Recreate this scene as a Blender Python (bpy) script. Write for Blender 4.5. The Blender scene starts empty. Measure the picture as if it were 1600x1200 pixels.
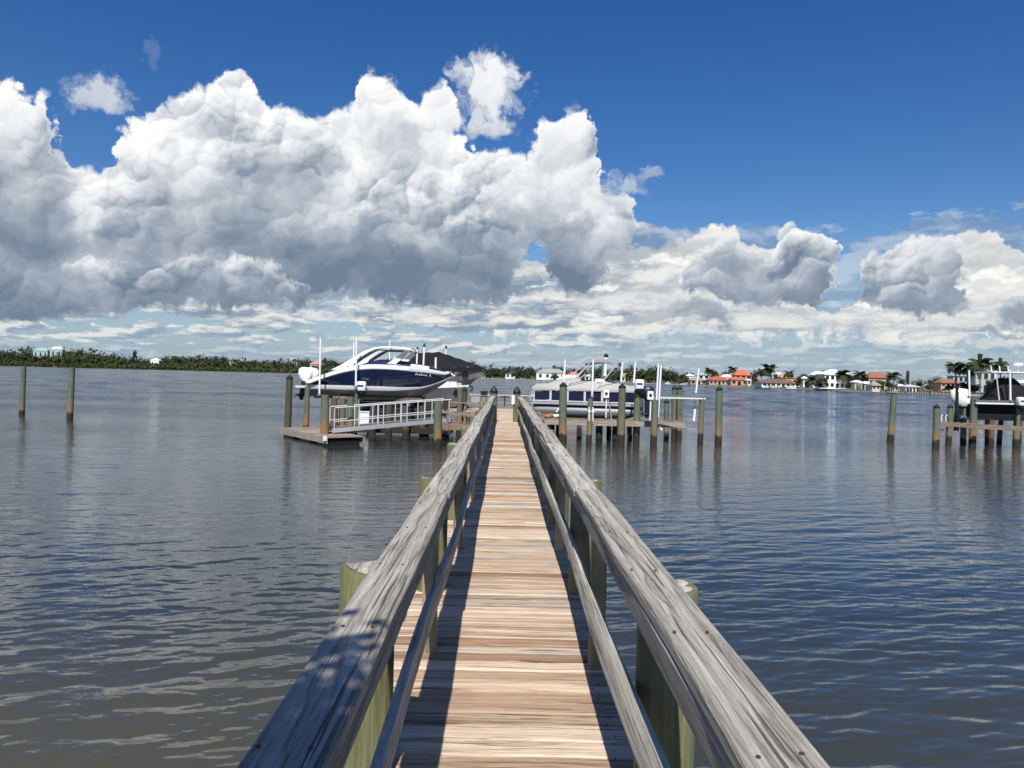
import bpy, bmesh, math, random
import numpy as np
from mathutils import Vector, Matrix

# ------------------------------------------------------------------ camera, sky, sun, exposure
SC = bpy.context.scene
COL = SC.collection
FPX = 1200.0                      # focal length in pixels of a 1600 px wide frame
CAMZ = 2.87                       # eye height over the water
ROLL = math.radians(1.4)

_Y = Vector((-11.0, 12.0, -FPX)).normalized()
_U = Vector((math.sin(ROLL), math.cos(ROLL), 0.0))
_U = (_U - _Y * _U.dot(_Y)).normalized()
_X = _Y.cross(_U)
CAM_ROT = Matrix((_X, _Y, _U))
CAM_POS = Vector((0.0, 0.0, CAMZ))

cam_data = bpy.data.cameras.new('camera')
cam_data.sensor_width = 36.0
cam_data.lens = 36.0 * FPX / 1600.0
cam_data.clip_start = 0.05
cam_data.clip_end = 30000.0
cam = bpy.data.objects.new('camera', cam_data)
COL.objects.link(cam)
M4 = CAM_ROT.to_4x4(); M4.translation = CAM_POS
cam.matrix_world = M4
SC.camera = cam


def ray(px, py):
    return (CAM_ROT @ Vector((px - 800.0, 600.0 - py, -FPX))).normalized()


def at(px, py, d):
    """world point seen at a pixel, d metres ahead along the pier's axis"""
    r = ray(px, py)
    return CAM_POS + r * (d / r.y)


def onz(px, py, z=0.0):
    """world point seen at a pixel on the level z"""
    r = ray(px, py)
    return CAM_POS + r * ((z - CAMZ) / r.z)


SC.view_settings.view_transform = 'Standard'
SC.view_settings.look = 'None'
SC.view_settings.exposure = 0.2
SC.view_settings.gamma = 1.0
SC.view_settings.use_curve_mapping = False
SC.render.engine = 'CYCLES'
SC.cycles.max_bounces = 6
SC.cycles.diffuse_bounces = 3
SC.cycles.glossy_bounces = 4
SC.cycles.transmission_bounces = 4
SC.cycles.transparent_max_bounces = 8
SC.cycles.sample_clamp_indirect = 4.0
SC.cycles.use_denoising = True

SUN_DIR = Vector((-0.08, -0.80, 1.0)).normalized()      # towards the sun: behind the viewer, a touch left
SUN_EL = math.asin(SUN_DIR.z)
sun_data = bpy.data.lights.new('sun', 'SUN')
sun_data.energy = 5.0
sun_data.angle = math.radians(0.53)
sun_data.color = (1.0, 0.955, 0.88)
sun = bpy.data.objects.new('sun', sun_data)
COL.objects.link(sun)
sun.rotation_euler = (-SUN_DIR).to_track_quat('-Z', 'Y').to_euler()


# ------------------------------------------------------------------ node writing helper
class NT:
    """writes math node chains as python expressions"""
    def __init__(self, tree):
        self.t = tree
        self.dim = '3D'
        self.n = tree.nodes
        self.l = tree.links

    def node(self, typ, **kw):
        nd = self.n.new(typ)
        for k, v in kw.items():
            setattr(nd, k, v)
        return nd

    def put(self, sock, val):
        if isinstance(val, V):
            self.l.new(val.s, sock)
        elif isinstance(val, bpy.types.NodeSocket):
            self.l.new(val, sock)
        elif val is not None:
            sock.default_value = val

    def m(self, op, a, b=None, c=None, clamp=False):
        nd = self.node('ShaderNodeMath', operation=op, use_clamp=clamp)
        for i, x in enumerate((a, b, c)):
            if x is not None:
                self.put(nd.inputs[i], x)
        return V(self, nd.outputs[0])

    def xyz(self, x, y, z):
        nd = self.node('ShaderNodeCombineXYZ')
        for i, q in enumerate((x, y, z)):
            self.put(nd.inputs[i], q)
        return V(self, nd.outputs[0])

    def sep(self, v):
        nd = self.node('ShaderNodeSeparateXYZ')
        self.put(nd.inputs[0], v)
        return tuple(V(self, o) for o in nd.outputs)

    def noise(self, vec, scale=5.0, detail=2.0, rough=0.5, dist=0.0, lac=2.0, typ='FBM', col=False, norm=True):
        nd = self.node('ShaderNodeTexNoise', noise_dimensions=self.dim)
        nd.noise_type = typ
        nd.normalize = norm
        self.put(nd.inputs['Vector'], vec)
        nd.inputs['Scale'].default_value = scale
        nd.inputs['Detail'].default_value = detail
        nd.inputs['Roughness'].default_value = rough
        nd.inputs['Lacunarity'].default_value = lac
        nd.inputs['Distortion'].default_value = dist
        return V(self, nd.outputs['Color' if col else 'Fac'])

    def voro(self, vec, scale, detail=0.0, rough=0.5, smooth=0.3, feature='SMOOTH_F1'):
        nd = self.node('ShaderNodeTexVoronoi', voronoi_dimensions=self.dim, feature=feature)
        self.put(nd.inputs['Vector'], vec)
        nd.inputs['Scale'].default_value = scale
        nd.inputs['Detail'].default_value = detail
        nd.inputs['Roughness'].default_value = rough
        if 'Smoothness' in nd.inputs:
            nd.inputs['Smoothness'].default_value = smooth
        return V(self, nd.outputs['Distance'])

    def ss(self, x, lo, hi, a=0.0, b=1.0):
        nd = self.node('ShaderNodeMapRange', interpolation_type='SMOOTHSTEP')
        self.put(nd.inputs[0], x)
        for i, q in enumerate((lo, hi, a, b)):
            self.put(nd.inputs[i + 1], q)
        return V(self, nd.outputs[0])

    def lin(self, x, lo, hi, a=0.0, b=1.0):
        nd = self.node('ShaderNodeMapRange', interpolation_type='LINEAR')
        self.put(nd.inputs[0], x)
        for i, q in enumerate((lo, hi, a, b)):
            self.put(nd.inputs[i + 1], q)
        return V(self, nd.outputs[0])

    def mix(self, f, a, b, mode='MIX'):
        nd = self.node('ShaderNodeMix', data_type='RGBA', blend_type=mode)
        self.put(nd.inputs[0], f)
        for i, q in ((6, a), (7, b)):
            if isinstance(q, tuple) and len(q) == 3:
                q = (*q, 1.0)
            self.put(nd.inputs[i], q)
        return V(self, nd.outputs[2])

    def ramp(self, f, stops, interp='LINEAR'):
        nd = self.node('ShaderNodeValToRGB')
        cr = nd.color_ramp
        cr.interpolation = interp
        while len(cr.elements) < len(stops):
            cr.elements.new(0.5)
        for e, (p, c) in zip(cr.elements, stops):
            e.position = p
            e.color = (*c, 1.0)
        self.put(nd.inputs[0], f)
        return V(self, nd.outputs[0])

    def curve(self, x, pts):
        nd = self.node('ShaderNodeFloatCurve')
        c = nd.mapping.curves[0]
        while len(c.points) < len(pts):
            c.points.new(0.5, 0.5)
        for p, (a, b) in zip(c.points, pts):
            p.location = (a, b)
            p.handle_type = 'AUTO'
        nd.mapping.update()
        self.put(nd.inputs['Value'], x)
        return V(self, nd.outputs[0])


class V:
    def __init__(self, nt, s):
        self.nt, self.s = nt, s
    def __add__(self, o): return self.nt.m('ADD', self, o)
    __radd__ = __add__
    def __sub__(self, o): return self.nt.m('SUBTRACT', self, o)
    def __rsub__(self, o): return self.nt.m('SUBTRACT', o, self)
    def __mul__(self, o): return self.nt.m('MULTIPLY', self, o)
    __rmul__ = __mul__
    def __truediv__(self, o): return self.nt.m('DIVIDE', self, o)
    def __pow__(self, o): return self.nt.m('POWER', self, o)
    def min(self, o): return self.nt.m('MINIMUM', self, o)
    def max(self, o): return self.nt.m('MAXIMUM', self, o)
    def clamp(self): return self.nt.m('ADD', self, 0.0, clamp=True)

# ------------------------------------------------------------------ sky with cumulus clouds (by direction, so it holds from any place)
AZ0, AZ1 = -0.80, 0.80
EL1 = 0.52


def azel(px, py):
    r = ray(px, py)
    return math.atan2(r.x, r.y), math.atan2(r.z, math.hypot(r.x, r.y))


def outline(pts):
    """pixel outline of a cloud's top or base -> control points of a curve over azimuth"""
    out = []
    for px, py in pts:
        a, e = azel(px, py)
        out.append(((a - AZ0) / (AZ1 - AZ0), max(0.0, min(1.0, e / EL1))))
    out.sort()
    return out


world = bpy.data.worlds.new('World')
SC.world = world
world.use_nodes = True
world.cycles.sampling_method = 'MANUAL'
world.cycles.sample_map_resolution = 512
wt = world.node_tree
wt.nodes.clear()
W = NT(wt)
W.dim = '2D'
sky = W.node('ShaderNodeTexSky', sky_type='NISHITA')
sky.sun_disc = False
sky.sun_elevation = SUN_EL
sky.sun_rotation = math.atan2(SUN_DIR.x, SUN_DIR.y)
sky.altitude = 0.0
sky.air_density = 1.0
sky.dust_density = 0.35
sky.ozone_density = 3.0

tc = W.node('ShaderNodeTexCoord')
dx, dy, dz = W.sep(tc.outputs['Generated'])
az = W.m('ARCTAN2', dx, dy)
el = W.m('ARCTAN2', dz, W.m('SQRT', dx * dx + dy * dy))
azm = W.m('PINGPONG', az + 0.8, 1.6) - 0.8               # the pattern repeats mirrored round the horizon
elp = el.max(0.0)

# a domain warp in two sizes gives the outlines their lumps
P = W.xyz(azm + 3.0, elp, 0.0)
w1 = W.noise(P, 16.0, 3.0, 0.6, col=True)
w1x, w1y, _ = W.sep(w1)
w2 = W.noise(P, 55.0, 5.0, 0.62, col=True)
w2x, w2y, _ = W.sep(w2)
wx = (w1x - 0.5) * 0.050 + (w2x - 0.5) * 0.030
wy = (w1y - 0.5) * 0.050 + (w2y - 0.5) * 0.030
A2 = azm + wx
E2 = elp + wy
PW = W.xyz(A2, E2, 0.37)


A3 = azm + (w1x - 0.5) * 0.036 + (w2x - 0.5) * 0.012
E3 = elp + (w1y - 0.5) * 0.036 + (w2y - 0.5) * 0.012
LX, LY = -0.50, 0.87                                      # the light falls from above, slightly left


def billow(scale, off, smooth):
    """rounded puffs: how far up the dome, and how much it faces the light"""
    nd = W.node('ShaderNodeTexVoronoi', voronoi_dimensions='2D', feature='SMOOTH_F1')
    nd.inputs['Scale'].default_value = scale
    nd.inputs['Smoothness'].default_value = smooth
    px_, py_ = A3 + off, E3 * 1.12 + off
    W.put(nd.inputs['Vector'], W.xyz(px_, py_, 0.0))
    cx, cy, _ = W.sep(nd.outputs['Position'])
    face = ((px_ - cx) * LX + (py_ - cy) * LY) * scale
    dist = V(W, nd.outputs['Distance'])
    return 1.0 - dist * dist * 1.7, face


dome1, face1 = billow(12.0, 2.1, 0.35)
dome2, face2 = billow(31.0, 5.7, 0.30)
dome3, face3 = billow(84.0, 9.3, 0.25)
emb_big = face1 * 0.50 + face2 * 0.30
emb_fin = face2 * 0.14 + face3 * 0.16 + (dome3 - 0.6) * 0.10
patch = W.ss(W.noise(W.xyz(A3 + 9.0, E3, 0.0), 8.0, 2.0, 0.5), 0.36, 0.62, 0.35, 1.0)
puffs = dome1 * 0.020 + dome2 * 0.012 + dome3 * 0.0055
soft = W.noise(W.xyz(A3 + 5.0, E3 * 1.3, 0.0), 11.0, 3.0, 0.5)
wisp = W.noise(PW, 45.0, 6.0, 0.66)

CLOUD_RAMP = [(0.0, (0.17, 0.225, 0.315)), (0.22, (0.27, 0.33, 0.415)), (0.45, (0.46, 0.51, 0.575)),
              (0.66, (0.70, 0.73, 0.775)), (0.86, (0.89, 0.905, 0.925)), (1.0, (1.0, 0.995, 0.985))]
CREAM_RAMP = [(0.0, (0.24, 0.33, 0.45)), (0.25, (0.36, 0.46, 0.57)), (0.5, (0.58, 0.65, 0.71)),
              (0.72, (0.82, 0.83, 0.80)), (1.0, (1.0, 0.985, 0.93))]


def cloud(top, base, edge=0.010, wisp_amt=0.016, gain=1.0, bias=0.0, kb=2.2, kf=0.6, ks=0.9, ramp=CLOUD_RAMP, rate=1.0, zones=(), pk=1.0, bsoft=1.0):
    fx = W.lin(A2, AZ0, AZ1)
    t = W.curve(fx, outline(top)) * EL1
    b = W.curve(fx, outline(base)) * EL1
    w = (wisp - 0.5) * wisp_amt * 2.0
    depth_top = t - E3 + (puffs - 0.021) * pk
    d = depth_top.min((E3 - b) * bsoft + (wisp - 0.5) * 0.02) + w * 0.45
    alpha = W.ss(d, 0.0, edge)
    rel = ((E3 - b) / (t - b).max(0.02)).clamp()
    up = W.ss(rel, 0.02, 0.55, 0.22, 1.0) * patch
    s = (rel ** rate) * gain + bias + (emb_big * kb + emb_fin * kf) * up + (soft - 0.5) * ks
    s = s + W.ss(d, 0.0, 0.035, 0.12, 0.0)
    for cx, cy, rx, ry, amt in zones:                     # darker and lighter patches shaded into the cloud
        ca, ce = azel(cx, cy)
        q = W.m('SQRT', ((A3 - ca) * (FPX / rx)) ** 2.0 + ((E3 - ce) * (FPX / ry)) ** 2.0)
        s = s + W.ss(q, 0.25, 1.15, amt, 0.0)
    return alpha, W.ramp(s.clamp(), ramp)


# clear sky, a little deeper than the model gives
skyc = W.node('ShaderNodeHueSaturation')
skyc.inputs['Saturation'].default_value = 1.36
skyc.inputs['Hue'].default_value = 0.512
skyc.inputs['Value'].default_value = 0.98
W.put(skyc.inputs['Color'], sky.outputs[0])
SKY_STRENGTH = 0.087
K = 10.0
col = V(W, skyc.outputs[0])


def scaled(c, k):
    nd = W.node('ShaderNodeVectorMath', operation='SCALE')
    W.put(nd.inputs[0], c)
    nd.inputs[3].default_value = k
    return V(W, nd.outputs[0])


# pale air just over the horizon
hz = W.ss(el, -0.02, 0.20, 1.0, 0.0)
col = W.mix(hz * 0.8, col, tuple(K * q for q in (0.27, 0.385, 0.54)))

clear = col
# far bank of cream clouds at the right
far_top = [(-400, 575), (600, 575), (760, 560), (800, 465), (850, 440), (900, 440), (930, 400), (950, 386), (1000, 384), (1040, 380), (1062, 370), (1085, 357), (1112, 354),
           (1140, 360), (1165, 366), (1180, 384), (1205, 388), (1230, 400), (1265, 415), (1290, 470), (1310, 492), (1330, 486), (1350, 465), (1372, 440), (1395, 410), (1420, 385), (1450, 380),
           (1490, 385), (1515, 360), (1545, 354), (1565, 366), (1575, 388), (1590, 405), (1620, 412), (1700, 400), (2200, 430)]
far_base = [(-400, 570), (600, 565), (850, 535), (1000, 532), (1300, 538), (1600, 545), (2200, 545)]
a, c = cloud(far_top, far_base, edge=0.006, wisp_amt=0.010, gain=0.55, bias=0.42, kb=0.55, kf=0.8, ks=0.8, ramp=CREAM_RAMP, rate=0.6, pk=0.6, bsoft=0.35)
col = W.mix(a, col, scaled(c, K))

# rows of small cumulus low over the horizon
def rows(e_lo, e_hi, sx, sy, z, thr, lit, dark, amt):
    rx_, ry_ = azm + (w2x - 0.5) * 0.022, elp + (w2y - 0.5) * 0.30 / sy
    p0 = W.xyz(rx_ * sx + z, ry_ * sy, 0.0)
    p1 = W.xyz(rx_ * sx + z - 0.12, ry_ * sy + 0.34, 0.0)
    n0 = W.noise(p0, 1.0, 6.0, 0.60)
    n1 = W.noise(p1, 1.0, 4.0, 0.58)
    band = W.ss(el, e_lo, e_lo + 0.02) * W.ss(el, e_hi - 0.05, e_hi, 1.0, 0.0)
    aa = W.ss(n0 + (band - 1.0) * 0.4, thr, thr + 0.10) * amt
    sh = W.ss(n0 - n1, -0.10, 0.17)
    return aa, W.mix(sh, tuple(K * q for q in dark), tuple(K * q for q in lit))


lefty = W.ss(azm, 0.02, 0.30, 1.0, 0.45)
a, c = rows(-0.01, 0.065, 20.0, 105.0, 1.7, 0.42, (0.58, 0.645, 0.69), (0.29, 0.40, 0.53), 0.75)
col = W.mix(a, col, c)
a, c = rows(0.05, 0.22, 7.5, 24.0, 8.4, 0.36, (0.74, 0.76, 0.775), (0.23, 0.30, 0.40), 0.97)
col = W.mix(a * lefty, col, c)
a, c = rows(0.035, 0.13, 11.0, 46.0, 3.1, 0.41, (0.86, 0.85, 0.80), (0.26, 0.35, 0.46), 0.95)
col = W.mix(a * lefty, col, c)
a, c = rows(0.015, 0.09, 17.0, 74.0, 5.2, 0.42, (0.80, 0.81, 0.79), (0.27, 0.37, 0.49), 0.9)
col = W.mix(a * W.ss(azm, 0.02, 0.30, 1.0, 0.5), col, c)

# nearer grey cumulus in front of the bank
g_top = [(900, 470), (1060, 470), (1068, 420), (1085, 395), (1110, 385), (1150, 380), (1180, 390), (1195, 392), (1206, 376), (1222, 358), (1250, 348), (1278, 350), (1293, 360), (1297, 385),
         (1297, 430), (1310, 470), (1335, 480), (1342, 425), (1358, 402), (1385, 392), (1405, 374), (1425, 367), (1470, 370), (1500, 372), (1515, 420), (1520, 480), (1600, 480), (2000, 480)]
g_base = [(900, 440), (1050, 440), (1068, 462), (1120, 470), (1160, 474), (1200, 482), (1250, 484), (1290, 484), (1310, 462), (1335, 450), (1350, 470), (1380, 492), (1430, 505), (1470, 500), (1500, 480), (1518, 440), (1600, 440), (2000, 440)]
a, c = cloud(g_top, g_base, edge=0.010, wisp_amt=0.012, gain=0.75, bias=-0.02, kb=0.75, kf=0.9, ks=0.8, rate=1.15)
col = W.mix(a, col, scaled(c, K))

# the great cumulus over the water
m_top = [(-500, 230), (-300, 120), (-120, 80), (-20, 105), (15, 114), (32, 135), (48, 160), (64, 146), (84, 160), (96, 205), (118, 250), (140, 268), (160, 262), (172, 226), (200, 200), (228, 182),
         (252, 165), (264, 146), (300, 146), (340, 138), (358, 118), (372, 104), (388, 110), (402, 140), (430, 152), (480, 158), (520, 160), (545, 178), (560, 168), (569, 126), (595, 118),
         (630, 138), (668, 138), (692, 150), (712, 178), (742, 198), (752, 238), (780, 234), (820, 232), (838, 205), (862, 182), (905, 170), (926, 196), (930, 262), (950, 300), (975, 300), (1000, 345), (1030, 400), (1045, 440), (1200, 470), (2200, 470)]
m_base = [(-500, 470), (-200, 450), (0, 432), (60, 440), (130, 415), (200, 425), (280, 408), (340, 412), (380, 412), (440, 440), (520, 464), (620, 476), (740, 484), (785, 470), (806, 435), (826, 385), (846, 385), (862, 430), (885, 462), (925, 458),
          (950, 425), (975, 385), (1000, 370), (1025, 400), (1060, 430), (1200, 460), (2200, 460)]
a, c = cloud(m_top, m_base, edge=0.013, wisp_amt=0.020, gain=0.58, bias=0.20, kb=0.66, kf=0.85, ks=0.95,
             zones=((620, 462, 330, 80, -0.36), (420, 375, 170, 36, -0.12), (40, 330, 150, 95, -0.22), (900, 430, 80, 60, -0.22), (640, 372, 70, 36, 0.20), (140, 330, 34, 60, 0.2),
                    (620, 190, 120, 80, 0.18), (225, 220, 70, 40, 0.28), (20, 170, 60, 60, 0.2), (880, 300, 110, 70, 0.16), (300, 300, 160, 90, 0.06)))
col = W.mix(a, col, scaled(c, K))

# loose puffs
def puff(cx, cy, rx, ry, amt, bright):
    ca, ce = azel(cx, cy)
    rx /= FPX; ry /= FPX
    q = W.m('SQRT', ((A2 - ca) / rx) ** 2.0 + ((E2 - ce) / ry) ** 2.0)
    d = 1.0 - q + (wisp - 0.5) * 1.2
    aa = W.ss(d, -0.05, 0.62) * amt
    s = W.lin((E2 - ce) / ry + emb_fin * 1.5, -1.0, 0.9, bright - 0.30, bright)
    return aa, W.ramp(s.clamp(), CLOUD_RAMP)


for args in ((763, 138, 62, 50, 1.0, 0.97), (762, 190, 46, 26, 0.9, 0.8), (162, 152, 52, 30, 0.75, 0.84), (240, 90, 13, 14, 0.10, 0.8), (652, 372, 48, 26, 0.45, 0.72), (884, 335, 22, 14, 0.7, 0.9), (985, 288, 34, 20, 0.6, 0.78), (1012, 262, 18, 14, 0.4, 0.76), (960, 312, 36, 24, 0.7, 0.74),
             (148, 352, 26, 20, 0.6, 0.95), (872, 230, 52, 42, 0.55, 0.80), (1560, 515, 46, 9, 0.8, 0.42), (1590, 487, 30, 12, 0.8, 0.36), (1100, 490, 54, 22, 0.85, 0.42), (1480, 480, 40, 16, 0.7, 0.4)):
    a, c = puff(*args)
    col = W.mix(a, col, scaled(c, K))

# below the horizon the world is plain haze, never seen past the water and land
# clouds removed behind the viewer, out of view, to lessen fill in the shadows
col = W.mix(W.ss(W.m('ABSOLUTE', az), 1.1, 1.5), col, clear)
under = W.ss(el, -0.03, -0.004, 1.0, 0.0)
col = W.mix(under, col, tuple(K * q for q in (0.22, 0.27, 0.32)))

bg = W.node('ShaderNodeBackground')
bg.inputs[1].default_value = SKY_STRENGTH
W.put(bg.inputs[0], col)
wo = W.node('ShaderNodeOutputWorld')
wt.links.new(bg.outputs[0], wo.inputs[0])

# ------------------------------------------------------------------ mesh helpers
RNG = random.Random(7)


class MB:
    """collects simple solids into one mesh"""
    def __init__(self):
        self.v, self.f, self.r, self.m = [], [], [], []

    def add(self, vs, fs, rnd=0.5, mi=0):
        o = len(self.v)
        self.v.extend([tuple(p) for p in vs])
        for f in fs:
            self.f.append(tuple(i + o for i in f))
            self.r.append(rnd)
            self.m.append(mi)

    def box(self, c, s, rot=None, rnd=0.5, mi=0):
        c = Vector(c); hx, hy, hz = (q / 2 for q in s)
        vs = []
        for x, y, z in ((-1, -1, -1), (1, -1, -1), (1, 1, -1), (-1, 1, -1), (-1, -1, 1), (1, -1, 1), (1, 1, 1), (-1, 1, 1)):
            p = Vector((x * hx, y * hy, z * hz))
            vs.append(c + (rot @ p if rot else p))
        self.add(vs, [(0, 3, 2, 1), (4, 5, 6, 7), (0, 1, 5, 4), (1, 2, 6, 5), (2, 3, 7, 6), (3, 0, 4, 7)], rnd, mi)

    def span(self, x0, x1, y0, y1, z0, z1, rnd=0.5, mi=0):
        self.box(((x0 + x1) / 2, (y0 + y1) / 2, (z0 + z1) / 2), (x1 - x0, y1 - y0, z1 - z0), None, rnd, mi)

    def bar(self, p, q, w, h, rnd=0.5, mi=0):
        """rectangular bar from p to q: w sideways, h up"""
        p, q = Vector(p), Vector(q)
        d = (q - p); L = d.length; d.normalize()
        up = Vector((0, 0, 1)) if abs(d.z) < 0.95 else Vector((0, 1, 0))
        s = d.cross(up).normalized(); u = s.cross(d)
        rot = Matrix((s, d, u)).transposed()
        self.box((p + q) / 2, (w, L, h), rot, rnd, mi)

    def loft(self, rings, cap0=True, cap1=True, closed=True, rnd=0.5, mi=0):
        n = len(rings[0]); vs = [p for r in rings for p in r]; fs = []
        for i in range(len(rings) - 1):
            for j in range(n if closed else n - 1):
                a, b = i * n + j, i * n + (j + 1) % n
                fs.append((a, b, b + n, a + n))
        if cap0: fs.append(tuple(reversed(range(n))))
        if cap1: fs.append(tuple(range((len(rings) - 1) * n, len(rings) * n)))
        self.add(vs, fs, rnd, mi)

    def tube(self, pts, rad, n=8, cap=True, rnd=0.5, mi=0):
        pts = [Vector(p) for p in pts]
        if not isinstance(rad, (list, tuple)): rad = [rad] * len(pts)
        rings = []
        ref = None
        for i, p in enumerate(pts):
            d = (pts[min(i + 1, len(pts) - 1)] - pts[max(i - 1, 0)]).normalized()
            if ref is None:
                ref = d.cross(Vector((0, 0, 1)) if abs(d.z) < 0.9 else Vector((1, 0, 0))).normalized()
            s = (ref - d * ref.dot(d)).normalized(); u = d.cross(s); ref = s
            rings.append([p + (s * math.cos(2 * math.pi * k / n) + u * math.sin(2 * math.pi * k / n)) * rad[i] for k in range(n)])
        self.loft(rings, cap, cap, True, rnd, mi)

    def prism(self, poly, z0, z1, rnd=0.5, mi=0):
        self.loft([[Vector((x, y, z0)) for x, y in poly], [Vector((x, y, z1)) for x, y in poly]], rnd=rnd, mi=mi)

    def ellip(self, c, r, nu=10, nv=7, rnd=0.5, mi=0, jit=0.0):
        c = Vector(c); rings = []
        for i in range(1, nv):
            ph = math.pi * i / nv
            rings.append([c + Vector((r[0] * math.sin(ph) * math.cos(2 * math.pi * k / nu), r[1] * math.sin(ph) * math.sin(2 * math.pi * k / nu), -r[2] * math.cos(ph))) * (1 + RNG.uniform(-jit, jit)) for k in range(nu)])
        self.loft(rings, True, True, True, rnd, mi)

    def build(self, name, mat, parent=None, smooth=False, world=True, bevel=0.0):
        me = bpy.data.meshes.new(name)
        vs = self.v
        if parent is not None and world:
            wm = Matrix.Identity(4); q = parent
            while q is not None:
                wm = Matrix.LocRotScale(q.location, q.rotation_euler, None) @ wm
                q = q.parent
            inv = wm.inverted()
            vs = [tuple(inv @ Vector(p)) for p in vs]
        me.from_pydata([tuple(p) for p in vs], [], self.f)
        mats = mat if isinstance(mat, (list, tuple)) else [mat]
        for q in mats: me.materials.append(q)
        if len(mats) > 1: me.polygons.foreach_set('material_index', self.m)
        at_ = me.attributes.new('rnd', 'FLOAT', 'FACE')
        at_.data.foreach_set('value', self.r)
        me.update()
        bm = bmesh.new(); bm.from_mesh(me)
        bmesh.ops.recalc_face_normals(bm, faces=bm.faces)
        if bevel > 0:
            es = [e for e in bm.edges if len(e.link_faces) == 2 and e.calc_face_angle(0) > 0.6]
            bmesh.ops.bevel(bm, geom=es, offset=bevel, segments=2, affect='EDGES', clamp_overlap=True)
        bm.to_mesh(me); bm.free()
        if smooth:
            me.polygons.foreach_set('use_smooth', [True] * len(me.polygons))
            try: me.set_sharp_from_angle(angle=math.radians(42))
            except Exception: pass
        o = bpy.data.objects.new(name, me)
        COL.objects.link(o)
        if parent is not None: o.parent = parent
        return o


def tag(o, label=None, cat=None, group=None, kind=None):
    if label: o['label'] = label
    if cat: o['category'] = cat
    if group: o['group'] = group
    if kind: o['kind'] = kind
    return o


def empty(name, loc, label, cat, group=None, rz=0.0):
    o = bpy.data.objects.new(name, None)
    o.empty_display_size = 0.2
    COL.objects.link(o)
    o.location = loc; o.rotation_euler = (0, 0, rz)
    return tag(o, label, cat, group)


# ------------------------------------------------------------------ materials
def new_mat(name):
    m = bpy.data.materials.new(name)
    m.use_nodes = True
    t = m.node_tree
    t.nodes.clear()
    n = NT(t)
    bs = n.node('ShaderNodeBsdfPrincipled')
    out = n.node('ShaderNodeOutputMaterial')
    t.links.new(bs.outputs[0], out.inputs[0])
    return m, n, bs


def bump(n, bs, h, dist=0.004, strength=0.6):
    b = n.node('ShaderNodeBump')
    b.inputs['Distance'].default_value = dist
    b.inputs['Strength'].default_value = strength
    n.put(b.inputs['Height'], h)
    n.t.links.new(b.outputs[0], bs.inputs['Normal'])


def paint(name, c, rough=0.45, metal=0.0, var=0.10, scale=6.0, spec=0.5, coat=0.0):
    """plain coloured stuff with a little unevenness and dirt"""
    m, n, bs = new_mat(name)
    tcn = n.node('ShaderNodeTexCoord')
    a = n.noise(tcn.outputs['Object'], scale, 4.0, 0.6)
    b = n.noise(tcn.outputs['Object'], scale * 7, 3.0, 0.6)
    f = (a * 0.65 + b * 0.35)
    n.put(bs.inputs['Base Color'], n.mix(f, tuple(q * (1 - var * 1.6) for q in c), tuple(min(1.0, q * (1 + var)) for q in c)))
    n.put(bs.inputs['Roughness'], n.lin(f, 0.3, 0.7, max(0.02, rough - 0.08), min(1.0, rough + 0.1)))
    bs.inputs['Metallic'].default_value = metal
    bs.inputs['Specular IOR Level'].default_value = spec
    bs.inputs['Coat Weight'].default_value = coat
    return m


def attr(n, name='rnd'):
    nd = n.node('ShaderNodeAttribute')
    nd.attribute_name = name
    return V(n, nd.outputs['Fac'])


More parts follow.
